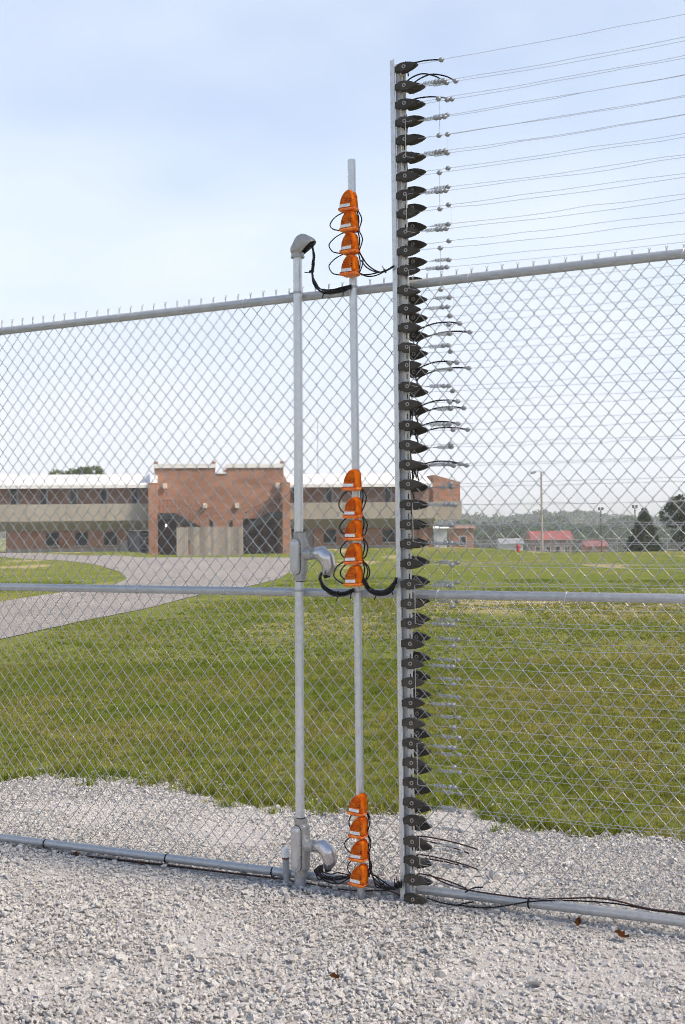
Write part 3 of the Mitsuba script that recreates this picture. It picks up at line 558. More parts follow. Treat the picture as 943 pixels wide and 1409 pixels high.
# thin loops: each belongs to the box it leaves
for j in range(3):
    b, x, y = box_keys[j]; o = [(469, 294), (469, 322), (469.5, 351)][j]; e = [(470, 317), (469, 348), (470.5, 378)][j]
    xm = [454.5, 453, 453][j]
    cable(b, [(x - 5, o[1] - 4), (o[0], o[1]), (460, o[1] + 6), (xm, o[1] + 15), (457.5, e[1] - 2.5), (e[0] - 4, e[1]), (x - 4, e[1] + 2)], DP + 0.045, 0.0030)
for j in range(3):
    b, x, y = box_keys[j]
    cable(b, [(x + 10, y + 8), (x + 14, y + 16), (x + 14.5, y + 22), (x + 11, y + 33), (x + 8, y + 38)], DP + 0.03, 0.0032); cable(b, [(x + 8, y + 6), (x + 10.5, y + 18), (x + 10.5, y + 26), (x + 8, y + 38)], DP + 0.02, 0.0032)
for j in range(4, 8):
    b, x, y = box_keys[j]; y2 = box_keys[j + 1][2]
    D = y2 - y; cable(b, [(x - 7, y + .26 * D), (x - 15, y + .42 * D), (x - 20.5, y + .64 * D), (x - 21.5, y + .84 * D), (x - 18, y + 1.02 * D), (x - 11, y + 1.14 * D), (x - 4, y + 1.17 * D)], DP + 0.045, 0.0034)
    cable(b, [(x + 10, y + 8), (x + 15, y + 16), (x + 16, y + 22), (x + 13, y + 33), (x + 8, y2 + 4)], DP + 0.03, 0.0034); cable(b, [(x + 8, y + 6), (x + 11.5, y + 16), (x + 11, y + 24), (x + 8, y2 + 4)], DP + 0.02, 0.0034)
b, x, y = box_keys[8]; cable(b, [(x + 9, y - 24), (x + 17, y - 14), (x + 18, y - 4), (x + 13, y + 4)], DP + 0.03, 0.0034); cable(b, [(x - 6, y - 25), (x - 24, y - 18), (x - 31, y - 6), (x - 28, y + 2), (x - 18, y + 8), (x - 9, y + 10)], DP + 0.045, 0.0034)
for j in range(9, 12):
    b, x, y = box_keys[j]; k = [2.5, 9, 6][j - 9]
    cable(b, [(x - 10, y + 10), (x - 12 - k, y + 18), (x - 13 - k, y + 26), (x - 10 - k * .6, y + 34), (x - 6, y + 39)], DP + 0.035, 0.0032)
    cable(b, [(x + 10, y + 10), (x + 13, y + 18), (x + 13, y + 25), (x + 10, y + 36)], DP + 0.03, 0.0034); cable(b, [(x + 8, y + 6), (x + 11, y + 18), (x + 9, y + 34)], DP + 0.02, 0.0034)

# ---------------------------------------------------------------- cable bundles
def bundle(name, label, px, d, n, r, spread, ties, mat='black_cable', seed=1):
    t = thing(name, label, 'cable', None); rr = np.random.default_rng(seed)
    for k in range(n):
        off = rr.normal(0, 1, 2); off /= max(1, np.linalg.norm(off) / 1.5)
        q = [(x + rr.normal(0, 0.5 * spread), y + off[0] * spread * w + rr.normal(0, 0.4 * spread), d + off[1] * 0.005 * spread + rr.normal(0, .003)) for (x, y, w) in px]
        cable(t, q, d, r, mat, 'strand')
    for x, y, a in ties:
        M = place(fp(x, y, d), a); tm = m3.Manifold.cylinder(0.006, 0.0135, 0.0135, 16, True).rotate([0, 90, 0]) - m3.Manifold.cylinder(0.01, 0.0115, 0.0115, 16, True).rotate([0, 90, 0])
        tm = tm + m3.Manifold.cube([0.004, 0.004, 0.034], True).rotate([0, 20, 0]).translate([0.004, -0.011, -0.018])
        add('cable_tie', tm, 'black_cable', 30, M=M, holder=t)
    return t
bundle('cable_bundle', 'black cables drooping from the weatherhead to the pole along the top rail', [(430, 338, .4), (431.5, 350, .7), (431, 365, .7), (430, 378, .8), (433, 390, 1), (442, 399, 1.2), (456, 401.5, 1.2), (470, 398.5, 1.2), (482, 394, .9)], 0.085, 7, 0.0036, 1.5, [(446, 401, 5), (472, 398.5, -12), (429, 373, 80)], seed=3)
bundle('cable_bundle', 'black cables from the middle elbow curving under the middle boxes', [(442, 789, .7), (441, 798, .8), (446, 809, 1), (458, 816, 1.2), (474, 817, 1.2), (487, 812, 1.0)], 0.095, 9, 0.0036, 1.9, [(465, 817, 0), (482, 814.5, -15)], seed=4)
bundle('cable_bundle', 'thick black cable bundle swooping from the middle boxes to the post', [(500, 796, .8), (505, 807, 1), (516, 815, 1.3), (530, 815, 1.3), (540, 808, 1.2), (546, 797, 1.0)], 0.08, 10, 0.0036, 1.9, [(518, 816, 10), (537, 811, -40)], seed=5)
t = thing('cable_bundle', 'thin black cables fanning from the upper cluster of boxes to the post', 'cable')
for q in ([(495, 347), (505, 363), (517, 372), (528, 374), (541, 366)], [(497, 358), (505, 368), (518, 374), (530, 373), (542, 367)], [(496, 376), (505, 380), (517, 379), (530, 373), (543, 366)], [(497, 378), (508, 377.5), (520, 375), (531, 372), (543, 365)]): cable(t, q, 0.08, 0.0034, name='strand')
add('cable_tie', m3.Manifold.cylinder(0.006, 0.011, 0.011, 14, True).rotate([0, 90, 0]) + m3.Manifold.cube([0.003, 0.003, 0.025], True).translate([0, -0.008, 0.014]), 'black_cable', 30, M=place(fp(530, 372.5, 0.08), -25), holder=t)
t = thing('cable_bundle', 'loose black cables dropping from the lower elbow to the lowest orange box', 'cable')
rr = np.random.default_rng(8)
for k in range(8):
    s = k / 7
    cable(t, [(444 - 5 * s, 1190 + 2 * s, 0.08), (438 - 5 * s + 6 * (1 - s), 1197 + 1.5 * s, 0.09), (438 + 8 * (1 - s), 1204 + 4 * s + rr.normal(0, 2), 0.095 + rr.normal(0, .008)), (450 + 6 * (1 - s), 1206 + 7 * s + rr.normal(0, 2.2), 0.09 + rr.normal(0, .01)), (466, 1207 + 7 * s + rr.normal(0, 2.6), 0.085 + rr.normal(0, .01)), (482, 1204 + 4 * s, 0.08), (494, 1199 + 5 * s, 0.07)], 0.085, 0.0033, 'black_cable' if k % 4 else 'red_brown_cable', 'strand')
t = thing('cable_bundle', 'loose black cables from the lowest orange box to the foot of the post', 'cable')
for k in range(8):
    s = k / 7
    cable(t, [(508 + 2 * s, 1172 + 28 * s), (511 + 3 * s, 1200 + 8 * s), (518, 1208 + 9 * s + rr.normal(0, 2.2), .085 + rr.normal(0, .01)), (530, 1217 + 5 * s + rr.normal(0, 2), .085 + rr.normal(0, .01)), (541, 1221 + 3 * s), (553, 1213 + 8 * s)], 0.085, 0.0034, 'black_cable', 'strand')
for x, y, a in ((526, 1219, 20), (545, 1219, -25), (549, 1216, -35)):
    add('cable_tie', m3.Manifold.cylinder(0.006, 0.013, 0.013, 14, True).rotate([0, 90, 0]) + m3.Manifold.cube([0.0035, 0.0035, 0.034], True).rotate([0, 25, 0]).translate([0.006, -0.01, 0.018]), 'black_cable', 30, M=place(fp(x, y, 0.085), a), holder=t)
t = thing('rail_cable', 'dark cable tied along the underside of the bottom rail left of the conduit riser', 'cable')
cable(t, [(-60, 1153.5), (0, 1163), (60, 1171), (120, 1178), (180, 1184.5), (230, 1190), (300, 1199), (376, 1208), (400, 1212), (430, 1217), (470, 1224), (500, 1226), (535, 1226), (556, 1236)], 0.030, 0.0036, 'red_brown_cable', 'strand')
cable(t, [(-60, 1154.5), (0, 1164.5), (63, 1172), (140, 1181.5), (230, 1191.5), (310, 1201), (380, 1209)], 0.026, 0.0036, 'black_cable', 'strand')
for x, y in ((63, 1161), (230, 1181.5), (376, 1200)):
    add('cable_tie', trimesh.creation.annulus(0.0225, 0.0255, 0.007, sections=24).apply_transform(trimesh.transformations.rotation_matrix(math.pi / 2, [0, 1, 0])), 'black_cable', M=FM(fp(x, y)), holder=t)
t = thing('trailing_cable', 'pair of dark cables trailing over the bottom rail to the right of the post', 'cable')
cable(t, [(590, 1203), (612, 1215), (640, 1224), (690, 1232), (735, 1237), (790, 1236), (822, 1236), (850, 1240), (890, 1250), (943, 1257), (1010, 1268)], 0.05, 0.0038, 'red_brown_cable', 'strand')
cable(t, [(588, 1236), (610, 1243), (640, 1247), (660, 1249), (690, 1247.5), (728, 1241), (760, 1239.5), (800, 1240), (850, 1244), (900, 1253), (943, 1259), (1010, 1270)], 0.05, 0.0036, 'black_cable', 'strand')
for q in ([(620, 1250), (634, 1244.5), (652, 1241)], [(640, 1228), (652, 1222), (665, 1221)], [(566, 1248), (578, 1253), (591, 1257)]): cable(t, q, 0.06, 0.0036, 'black_cable', 'loose_end')
add('cable_tie', trimesh.creation.annulus(0.0225, 0.0262, 0.007, sections=24).apply_transform(trimesh.transformations.rotation_matrix(math.pi / 2, [0, 1, 0])), 'black_cable', M=FM(fp(729, 1242.6)), holder=t)

# dry leaves
for x, y, s, lab in [(855, 1288, .035, 'curled red brown dry leaf on the gravel below the right end of the bottom rail'), (797, 1270, .028, 'dark brown dry leaf tucked beside the bottom rail right of the post'), (193, 1190, .022, 'orange brown dry leaf on the gravel under the left rail'), (105, 1176, .03, 'brown dry leaf under the far left of the bottom rail'), (462, 1345, .026, 'pale tan dry leaf lying on open gravel in the foreground')]:
    p = gp(x, y, 0.03); u = np.linspace(-1, 1, 9); G, Hh = np.meshgrid(u, np.linspace(-1, 1, 7), indexing='ij')
    wv = np.sqrt(np.clip(1 - G**2, 0.02, 1)) * (0.55 + 0.2 * np.cos(G * 9))
    v = np.stack([G * s, Hh * wv * s, 0.25 * s * G**2 + 0.5 * s * np.abs(Hh * wv) + 0.1 * s * np.sin(5 * G)], -1).reshape(-1, 3)
    i, j = np.meshgrid(np.arange(8), np.arange(6), indexing='ij'); a = (i * 7 + j).ravel()
    m = TM(v, np.vstack([np.stack([a, a + 7, a + 8], 1), np.stack([a, a + 8, a + 1], 1)])); m.apply_transform(trimesh.transformations.euler_matrix(rng.uniform(-.5, .5), rng.uniform(-.5, .5), rng.uniform(0, 6)))
    m.apply_translation(p); say(add('dry_leaf', m, 'dry_leaf_brown', True), lab, 'leaf')
#BACKGROUND
# ---------------------------------------------------------------- the brick building
BA = math.radians(8); BU = np.array([math.cos(BA), math.sin(BA), 0]); BN = np.array([math.sin(BA), -math.cos(BA), 0])
B0 = dp(300, 730, 92.0); B0[2] = 0
BM = np.eye(4); BM[:3, 0], BM[:3, 1], BM[:3, 3] = BU, -BN, B0              # local axes: along the facade, into the building, up
def bl(x, y, b=0.0):
    r = ray(x, y); p = EYE + r * (((B0 - EYE) @ BN - b) / (r @ BN)); return float((p - B0) @ BU), float(p[2])   # on the plane b metres behind the facade
bd = thing('brick_building', 'long two storey brick building with white metal roof and concrete balcony band across the lawn', 'building')
def bbox(name, a0, a1, b0, b1, z0, z1, mat, holder=bd): return add(name, box(a0, a1, b0, b1, z0, z1), mat, M=BM, holder=holder)
def bprism(name, pts, a0, a1, mat, holder=bd):
    """A prism along the facade; pts: (depth, height) corners."""
    m = extr(Polygon(pts), a1 - a0); v = m.vertices.copy(); m.vertices = np.c_[v[:, 2] + a0, v[:, 0], v[:, 1]]; m.fix_normals(); return add(name, m, mat, M=BM, holder=holder)
WB = 2.6                                                                    # the wings' lower walls stand this far behind the tower's front
def A(x, b=WB): return bl(x, 730, b)[0]
def Zp(y, b=WB, x=300): return bl(x, y, b)[1]
def wing(xl, xr, wx_low, wx_up, xlow0, xlow1, yo=0.0, ends=(0, 0)):
    a0, a1 = A(xl), A(xr); zb, zs, zt, ze, zr = Zp(729 + yo), Zp(715 + yo, WB - 1.6), Zp(692 + yo, WB - 1.6), Zp(670 + yo, WB - 0.3), Zp(650 + yo)
    w = bbox('lower_wall', A(xlow0), A(xlow1), WB, WB + 8, -0.6, zb + 0.05, 'brick_orange')
    bbox('stained_base', A(xlow0) - 0.02, A(xlow1) + 0.02, WB - 0.06, WB - 0.003, -0.6, Zp(752 + yo), 'concrete', w)
    u = bbox('upper_wall', a0 + .05, a1 - .05, WB + 0.5, WB + 8, zb + 0.06, ze + 0.1, 'brick_brown')
    bprism('balcony', [(WB - 1.6, zs), (WB - 1.6, zt), (WB - 1.45, zt), (WB - 1.45, zs + 0.35), (WB + 0.497, zs + 0.1), (WB + 0.497, zb + 0.052), (WB - 0.3, zb + 0.052)], a0, a1, 'concrete')
    for q in np.arange(a0 + 1.2, a1 - .5, 2.9): bbox('panel_joint', q, q + 0.03, WB - 1.612, WB - 1.597, zs + 0.02, zt - 0.02, 'brick_brown')
    bprism('roof', [(WB - 0.55, ze), (WB - 0.55, ze + 0.22), (WB + 2.6, zr), (WB + 2.9, zr), (WB + 2.9, ze + 0.1), (WB + 0.3, ze)], a0 - ends[0], a1 + ends[1], 'white_roof')
    bbox('fascia', a0 - ends[0], a1 + ends[1], WB - 0.58, WB - 0.553, ze - 0.05, ze + 0.17, 'white_roof')
    for q in np.arange(a0 + 0.5, a1, 0.9):
        bprism('roof_seam', [(WB - 0.552, ze + 0.222), (WB - 0.552, ze + 0.25), (WB + 2.59, zr + 0.03), (WB + 2.59, zr + 0.002)], q, q + 0.04, 'white_roof')
    for x, hw in wx_low:
        c = A(x); z0, z1 = Zp(748 + yo), Zp(729.5 + yo)
        k = bbox('window', c - hw, c + hw, WB - 0.03, WB - 0.004, z0, z1 - 0.05, 'dark_steel', bd)
        bbox('pane', c - hw + .06, c + hw - .06, WB - 0.045, WB - 0.032, z0 + .06, z1 - .11, 'window_glass', k)
        bbox('sill', c - hw - .06, c + hw + .06, WB - 0.12, WB - 0.003, z0 - .1, z0 - 0.003, 'concrete', k)
        bbox('mullion', c - .03, c + .03, WB - 0.055, WB - 0.047, z0 + .06, z1 - .11, 'dark_steel', k)
    for x, hw in wx_up:
        c = A(x, WB + .5); z0, z1 = zs + 0.3, ze - 0.003
        k = bbox('window', c - hw, c + hw, WB + 0.45, WB + 0.497, z0, z1, 'grey_panel', bd)
        bbox('pane', c - hw + .05, c + hw - .14, WB + 0.43, WB + 0.447, z0 + .05, z1 - .04, 'window_glass', k)
wing(-150, 206, [(-60, .5), (-20, .5), (30, .0), (72, .47), (112, .47), (152, .47)][3:], [(-70, .3), (-20, .3), (20, .3), (61, .3), (102, .3), (144, .3), (187, .3)], 8, 175)
k = bbox('grey_door_panel', A(175.5), A(193), WB + .3, WB + .4, -0.5, Zp(729), 'grey_panel')
k = bbox('shutter', A(193), A(207), WB + .35, WB + .45, -0.5, Zp(729), 'dark_steel')
for y in range(733, 764, 5): bbox('shutter_slat', A(194), A(207), WB + .25, WB + .345, Zp(y + 1.3), Zp(y), 'grey_panel', k)
bprism('ramp_wing', [(WB - 1.2, -0.5), (WB - 1.2, .2), (WB + .29, 1.35), (WB + .29, -0.5)], A(166), A(175.3), 'concrete')
# right wing
wing(396, 560, [(454, .47), (535, .47)], [(408, .3), (454, .3), (495, .3), (535, .3)], 432, 575, 0.6, (0, 0))
bbox('grey_door_panel', A(420), A(431.8), WB + .3, WB + .4, -0.5, Zp(729), 'grey_panel')
bbox('dark_doorway', A(402), A(419.8), WB + .5, WB + .6, -0.5, Zp(729), 'dark_steel')
wing(560, 594, [], [], 576, 588, 1.2, (-.02, 0))
eb = bbox('end_block', A(597, 7), A(634, 7), 7, 13, Zp(717, 7), Zp(668, 7), 'brick_orange')
m = extr(Polygon([(A(597, 7), Zp(668, 7) + .002), (A(634, 7), Zp(668, 7) + .002), (A(634, 7), Zp(665, 7)), (A(599, 7), Zp(655, 7)), (A(597, 7), Zp(655, 7))]), 6); v = m.vertices.copy(); m.vertices = np.c_[v[:, 0], v[:, 2] + 7, v[:, 1]]; m.fix_normals(); add('sloped_parapet', m, 'brick_orange', M=BM, holder=eb)
bbox('end_balcony', A(597, 5.5), A(636, 5.5), 5.5, 6.997, Zp(718, 5.5), Zp(692, 5.5), 'concrete')
bbox('end_lower_wall', A(588.2, 6.5), A(596, 6.5), 6.5, 12, -0.5, Zp(717, 7), 'brick_brown')
# tower
def TA(x, b=0.0): return bl(x, 730, b)[0]
def TZ(y, b=0.0): return bl(300, y, b)[1]
tw = thing('brick_tower', 'brick stair tower with notched white coping and black stairs between the two wings', 'tower')
RB = 2.0                                                                    # the wall lies this far behind the buttresses
xl, xr = TA(214, RB), TA(391, RB); zt = TZ(644, RB); n0, n1, zn = TA(297, RB), TA(314, RB), TZ(652, RB)
zo = TZ(714, RB)
bbox('wall', xl, xr, RB, RB + 8, zo, zn, 'brick_orange', tw); bbox('wall', TA(243, RB), TA(335, RB), RB + .003, RB + 3.2, -0.6, zo - .003, 'brick_orange', tw); bbox('wall', xl, xr, RB + 3.2, RB + 8, -0.6, zo - .003, 'brick_brown', tw); bbox('wall', xl, n0, RB, RB + 8, zn + .002, zt, 'brick_orange', tw); bbox('wall', n1, xr, RB, RB + 8, zn + .002, zt, 'brick_orange', tw)
for q0, q1 in ((xl - .1, n0 + .05), (n1 - .05, xr + .1)): bbox('coping', q0, q1, RB - 0.12, RB + 8.1, zt + .002, zt + 0.32, 'white_roof', tw)
bbox('coping', n0 + .06, n1 - .06, RB - .1, RB + 8.1, zn + .003, zn + .12, 'white_roof', tw)
for x in (215.5, 295, 389.5): bbox('pier_top', TA(x, RB) - .15, TA(x, RB) + .15, RB - .14, RB + .4, zt + .325, zt + .5, 'brick_orange', tw)
for x0, x1, yt in ((204.5, 217, 664), (389.5, 400, 664)):
    bbox('buttress', TA(x0), TA(x1), 0, RB + 3, -0.6, TZ(yt), 'brick_orange', tw)
m = extr(Polygon([(0, TZ(664) + .002), (RB + .5, TZ(664) + .002), (RB + .5, TZ(648))]), TA(217) - TA(211)); v = m.vertices.copy(); m.vertices = np.c_[v[:, 2] + TA(211), v[:, 0], v[:, 1]]; m.fix_normals(); add('buttress_slope', m, 'white_roof', M=BM, holder=tw)
for sgn, xa, xb, xc in ((1, 217.2, 242, 279), (-1, 389.3, 371, 334)):
    st = bbox('stair_landing', min(TA(xa, 1), TA(xb, 1)), max(TA(xa, 1), TA(xb, 1)), 0.3, RB - .004, TZ(714, 1), TZ(705.5, 1), 'dark_steel', tw)
    a0, a1 = TA(xb, 1), TA(xc, 1); z0, z1 = TZ(706, 1), TZ(726, 1)
    m = extr(Polygon([(a0, z0), (a1, z1), (a1, z1 - .5), (a0, z0 - .5)]), .12)
    for y0 in (0.3, RB - .2):
        v = m.vertices.copy(); mm = TM(np.c_[v[:, 0], v[:, 2] + y0, v[:, 1]], m.faces); mm.fix_normals(); add('stringer', mm, 'dark_steel', M=BM, holder=st)
    for q in range(8): t0 = (q + .5) / 8; bbox('tread', a0 + (a1 - a0) * t0 - .14, a0 + (a1 - a0) * t0 + .14, .43, RB - .21, z0 + (z1 - z0) * t0 - .1, z0 + (z1 - z0) * t0 - .05, 'dark_steel', st)
    if sgn < 0:
        a2, a3 = TA(334, 1), TA(366, 1); m = extr(Polygon([(a2, TZ(730, 1)), (a3, TZ(762, 1)), (a3, TZ(762, 1) - .5), (a2, TZ(730, 1) - .5)]), .12); v = m.vertices.copy(); mm = TM(np.c_[v[:, 0], v[:, 2] + .6, v[:, 1]], m.faces); mm.fix_normals(); add('stringer', mm, 'dark_steel', M=BM, holder=st)
    pts = [np.array([TA(xa, 1), .3, TZ(688, 1)]), np.array([a0, .3, TZ(688, 1)]), np.array([a1, .3, z1 + 1.0])]
    add('handrail', tube(np.array(pts), .022, 6), 'dark_steel', M=BM, holder=st); add('handrail', tube(np.array(pts) - [0, 0, .5], .014, 6), 'dark_steel', M=BM, holder=st)
    for q in np.linspace(0, 1, 9): bbox('baluster', a0 + (a1 - a0) * q - .009, a0 + (a1 - a0) * q + .009, .31, .34, z0 + (z1 - z0) * q, TZ(688, 1) + (z1 + 1.0 - TZ(688, 1)) * q, 'dark_steel', st)
    for q in np.linspace(0.1, 1, 5): aq = TA(xa, 1) + (a0 - TA(xa, 1)) * q; bbox('baluster', aq - .009, aq + .009, .31, .34, TZ(705, 1), TZ(688, 1), 'dark_steel', st)
for x, y in ((227, 669), (282, 696), (326, 696), (382, 668)):
    a, z = bl(x, y, RB); k = add('wall_lamp', rounded(.17, .14, .2, .05), 'cream_paint', 30, M=BM @ np.array(T().translate([a, RB - .14, z]).matrix, float).reshape(4, 4), holder=tw)
for x in (291, 318): a, z = bl(x, 721, RB); bbox('wall_vent', a - .12, a + .12, RB - .05, RB - .003, z - .3, z + .3, 'dark_steel', tw)
a, z = bl(229, 723, 1.2); k = add('stair_lamp', m3.Manifold.sphere(.09, 16).translate([a, 1.2, z]), 'cream_paint', True, M=BM, holder=tw)
scene[k]['emitter'] = dict(type='area', radiance={'type': 'rgb', 'value': [5, 4.6, 3.8]})
fn = thing('wooden_fence', 'weathered grey wooden board fence in front of the brick tower', 'fence')
a0, _ = bl(243, 740, -4); a1, _ = bl(335, 740, -4); z1 = bl(300, 725, -4)[1]; nb = 34
for q in range(nb):
    w = (a1 - a0) / nb; 
    if q == 6: bbox('board', a0 + q * w, a0 + (q + 1) * w - .02, -4, -3.97, z1 - .95, z1 - .02, 'grey_wood', fn); continue
    bbox('board', a0 + q * w, a0 + (q + 1) * w - .015, -4 - .006 * (q % 3), -3.97, -0.25, z1 + rng.normal(0, .025), 'grey_wood', fn)
for z in (.35, z1 - .4): bbox('rail', a0, a1, -3.968, -3.9, z, z + .09, 'grey_wood', fn)
mast = thing('antenna_mast', 'thin grey antenna mast rising behind the roof of the right wing', 'mast')
a, z = bl(437, 575, 14); add('shaft', tube([(a, 14, 0), (a, 14, z)], .022, 8), 'lamp_grey', M=BM, holder=mast); add('crossbar', tube([(a - .5, 14, z - .8), (a + .5, 14, z - .8)], .015, 6), 'lamp_grey', M=BM, holder=mast)

# ---------------------------------------------------------------- trees
def leaves(centres, radii, per, size, seed, squash=0.8):
    r = np.random.default_rng(seed); V = []
    for c, R in zip(centres, radii):
        n = int(per * R * R) + 10; d = r.normal(size=(n, 3)); d /= np.linalg.norm(d, axis=1, keepdims=True)
        lump = 0.75 + 0.5 * meshkit.noise(d * 2.2 + np.asarray(c)[None], seed)
        p = np.asarray(c) + d * np.array([1, 1, squash]) * (R * r.uniform(0.55, 1.0, n) ** 0.6 * lump)[:, None]
        q = rand_rot(n); s = size * r.uniform(0.6, 1.4, n)
        tri = np.array([[-.5, 0, 0], [.5, -.25, 0], [.5, .25, .1], [-.1, .45, 0]])
        V.append((np.einsum('nij,pj->npi', q, tri) * s[:, None, None] + p[:, None]).reshape(-1, 3))
    V = np.vstack(V); n = len(V) // 4
    return TM(V, (np.array([[0, 1, 2], [0, 2, 3]])[None] + (np.arange(n) * 4)[:, None, None]).reshape(-1, 3))
def tree(label, p, h, w, mat, seed, trunk=0.25, low=0.25, per=160, size=0.35, category='tree', n=16):
    t = thing('tree', label, category); r = np.random.default_rng(seed); p = np.asarray(p, float)
    q = r.normal(size=(n, 3)); q /= np.linalg.norm(q, axis=1, keepdims=True); q *= r.uniform(0.3, 1, (n, 1)) ** 0.5
    mid = h * (1 + low) / 2; c = p + q * [w * .34, w * .34, h * (1 - low) * .34] + [0, 0, mid]
    add('crown', leaves(c, r.uniform(.16, .27, n) * w, per, size, seed), mat, holder=t)
    tr = [tube([p - [0, 0, .5], p + [0.05, 0, h * .3], p + [.1, .05, h * .75]], np.array([trunk, trunk * .75, trunk * .3]), 9)]
    tr += [tube([p + [0, 0, h * r.uniform(.22, .45)], p * .4 + c[i] * .6 + [0, 0, -.1 * h], c[i]], np.array([trunk * .4, trunk * .25, .04]), 6) for i in range(0, n, 2)]
    add('trunk', cat(tr), 'bark', 40, holder=t)
def conifer(label, p, h, w, seed):
    t = thing('pine_tree', label, 'tree'); r = np.random.default_rng(seed); p = np.asarray(p, float); C, R = [], []; br = []
    for k in range(260):
        z = r.uniform(0.05, .98); rad = w / 2 * (1 - z) ** 0.85 * r.uniform(.55, 1.08) + .05; a = r.uniform(0, 6.28)
        C.append(p + [rad * .8 * math.cos(a), rad * .8 * math.sin(a), z * h - .05 * rad]); R.append(.085 * w * (1.15 - z) + .05)
        if k % 4 == 0: br.append(tube([p + [0, 0, z * h], C[-1]], np.array([.035, .012]), 5))
    add('crown', leaves(C, R, 1500, .10, seed, .55), 'leaf_dark', holder=t); add('trunk', cat([tube([p - [0, 0, .4], p + [0, 0, h]], np.array([.13, .02]), 8)] + br), 'bark', 40, holder=t)
def at(x, y, Y): return dp(x, y, Y)
def foot(x, Y): p = dp(x, 730, Y); return np.array([p[0], Y, float(terrain(p[0], Y))])
def hgt(x, ytop, Y): return dp(x, ytop, Y)[2] - float(terrain(dp(x, 730, Y)[0], Y))
tree('leafy green tree rising behind the roof of the left wing', foot(109, 135), hgt(109, 622, 135), 8.5, 'leaf_green', 11, .3, .35, 260, .34)
conifer('dark pine tree beside the rightmost floodlight pole beyond the lawn', foot(887, 88), hgt(887, 699, 88), 3.0, 12)
tree('dark broad tree at the right edge of the picture beyond the lawn', foot(953, 90), hgt(950, 676, 90), 4.6, 'leaf_dark', 13, .2, .05, 420, .2)
tree('hazy grey green tree standing above the far woodland behind the red roofed house', foot(762, 420), hgt(762, 711, 420), 12, 'leaf_far', 14, .3, .15, 60, .7)
tree('tall hazy tree left of the pine before the far woodland', foot(856, 400), hgt(856, 709, 400), 12, 'leaf_far', 15, .3, .1, 60, .7)
rr = np.random.default_rng(21); C, R = [], []
for k in range(330):
    x = rr.uniform(560, 1200) if k < 230 else rr.uniform(-700, 560); Y = rr.uniform(640, 900); p = foot(x, Y); top = hgt(x, 719 + 4 * math.sin(x * .03) + rr.normal(0, 3.0), Y)
    for z in (.3, .6, .85): C.append(p + [rr.normal(0, 4), rr.normal(0, 4), z * top]); R.append((7.0, 7.0, 5.0)[(.3, .6, .85).index(z)] * rr.uniform(.8, 1.3))
for k in range(170):
    x = rr.uniform(600, 1150); Y = rr.uniform(300, 430); p = foot(x, Y); top = hgt(x, 733 + rr.normal(0, 3.0), Y)
    for z in (.3, .75): C.append(p + [rr.normal(0, 2), rr.normal(0, 2), z * top]); R.append(2.9 * rr.uniform(.8, 1.4))
say(add('far_woodland', leaves(C, R, 9, 2.3, 22), 'leaf_far'), 'hazy band of far off woodland along the horizon', 'woodland', kind='stuff')
# ---------------------------------------------------------------- far houses, sheds, lamps, fence
def house(label, x0, x1, yr, ye, Y, roofmat, wallmat, nwin, depth=6.0, name='house'):
    t = thing(name, label, 'house' if name == 'house' else 'shed'); a, b = dp(x0, 730, Y), dp(x1, 730, Y); zr, ze = dp((x0 + x1) / 2, yr, Y)[2], dp((x0 + x1) / 2, ye, Y)[2]; g = float(terrain((a[0] + b[0]) / 2, Y)) - .5
    wl = add('wall', box(a[0] + .3, b[0] - .3, Y, Y + depth, g, ze), wallmat, holder=t)
    m = extr(Polygon([(Y - .4, ze + .003), (Y + depth + .4, ze + .003), (Y + depth / 2, zr)]), b[0] - a[0]); v = m.vertices.copy(); m.vertices = np.c_[v[:, 2] + a[0], v[:, 0], v[:, 1]]; m.fix_normals(); add('roof', m, roofmat, holder=t)
    for q in range(nwin):
        c = a[0] + (b[0] - a[0]) * (q + .7) / (nwin + .4); z = ze - 1.5
        k = add('window', box(c - .45, c + .45, Y - .05, Y - .003, z - .6, z + .6), 'white_wall', holder=t); add('pane', box(c - .35, c + .35, Y - .07, Y - .052, z - .5, z + .5), 'window_glass', holder=k)
    return t
house('small brick house with bright red roof and white windows behind the tall lamp post', 731, 790, 730.5, 743, 190, 'red_roof', 'brick_brown', 4)
house('low red roofed shed right of the brick house with red roof', 805, 838, 744, 752, 175, 'red_roof', 'brick_orange', 1, 4.0, 'shed')
house('pale brick hut just beyond the right end of the long building', 619, 655, 722, 727, 150, 'brick_brown', 'brick_orange', 1, 5.0, 'shed')
house('white shed tucked behind the right end of the long building', 597, 618.5, 724, 727, 140, 'white_roof', 'white_wall', 0, 4.0, 'shed')
house('grey roofed house half hidden in the far trees', 688, 722, 741, 749, 230, 'lamp_grey', 'white_wall', 2, 6.0, 'house')
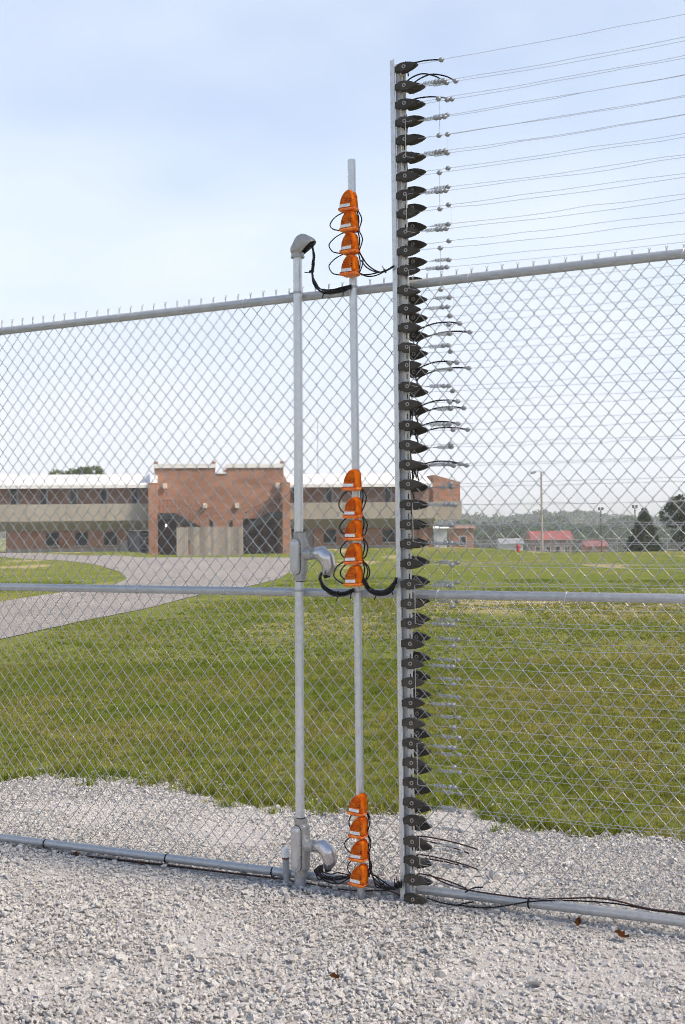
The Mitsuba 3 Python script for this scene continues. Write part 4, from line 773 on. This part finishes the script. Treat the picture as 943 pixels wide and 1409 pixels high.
def lamp_post(label, x, ytop, Y, arm):
    t = thing('lamp_post', label, 'lamp post'); f = foot(x, Y); tp = dp(x - 1, ytop, Y); h = tp[2] - f[2]
    add('shaft', tube([f - [0, 0, .3], f + [(tp[0] - f[0]), 0, h]], np.array([.10, .065]) if arm else .05, 10), 'pole_concrete' if arm else 'pole_dark', 40, holder=t)
    e = f + [(tp[0] - f[0]), 0, h]
    if arm:
        add('arm', tube(curve([e + [.25, 0, -.1], e + [0, 0, .05], e + [-.3, 0, .12], e + [-.62, 0, -.02]], 5), .03, 7), 'lamp_grey', 40, holder=t)
        add('lamp_head', rounded(.22, .12, .10, .06).rotate([0, -18, 0]).translate(list(e + np.array([-.62, 0, 0]))), 'lamp_grey', 40, holder=t)
    else:
        for s in (-1, 1): add('floodlight', rounded(.085, .09, .11, .03).rotate([12 * s, 0, 0]).translate(list(e + np.array([.13 * s, 0, .12]))), 'pole_dark', 40, holder=t)
lamp_post('tall pale lamp post with one curved arm standing beyond the lawn', 746, 650, 95, True)
lamp_post('dark floodlight pole left of the pine tree', 828, 702, 100, False); lamp_post('dark floodlight pole directly in front of the pine tree', 875, 699, 99, False)
hyd = thing('fire_hydrant', 'small red fire hydrant on the far lawn left of the lamp post', 'fire hydrant'); f = foot(713, 84)
add('barrel', trimesh.creation.revolve([(0, -.1), (.13, -.1), (.13, .05), (.09, .07), (.09, .36), (.12, .37), (.12, .41), (.09, .46), (.03, .52), (0, .52)], sections=16).apply_translation(f), 'red_paint', 40, holder=hyd)
for s in (-1, 1): add('outlet', trimesh.creation.cylinder(.05, .1, sections=10).apply_transform(trimesh.transformations.rotation_matrix(math.pi / 2, [0, 1, 0])).apply_translation(f + [.12 * s, 0, .3]), 'red_paint', 40, holder=hyd)
ff = thing('perimeter_fence', 'distant grey chain link perimeter fence along the far edge of the lawn', 'fence')
X = np.arange(dp(642, 730, 118)[0], 42, 2.4); wl = []
for x in X:
    z = float(terrain(x, 118)); add('post', tube([(x, 118, z - .2), (x, 118, 0.62)], .035, 6), 'wire_metal', holder=ff)
for z in (-0.5, 0.58): add('rail', tube([(X[0], 118, z), (X[-1], 118, z)], .025, 6), 'wire_metal', holder=ff)
for k in np.arange(X[0], X[-1], .30):
    for s in (-1, 1):
        wl.append(tube([(k, 118.03 + .01 * s, -2.6), (k + s * 3.1, 118.03 + .01 * s, 0.55)], .006, 3, False))
say(add('mesh', cat(wl), 'wire_metal', holder=ff), kind='stuff')
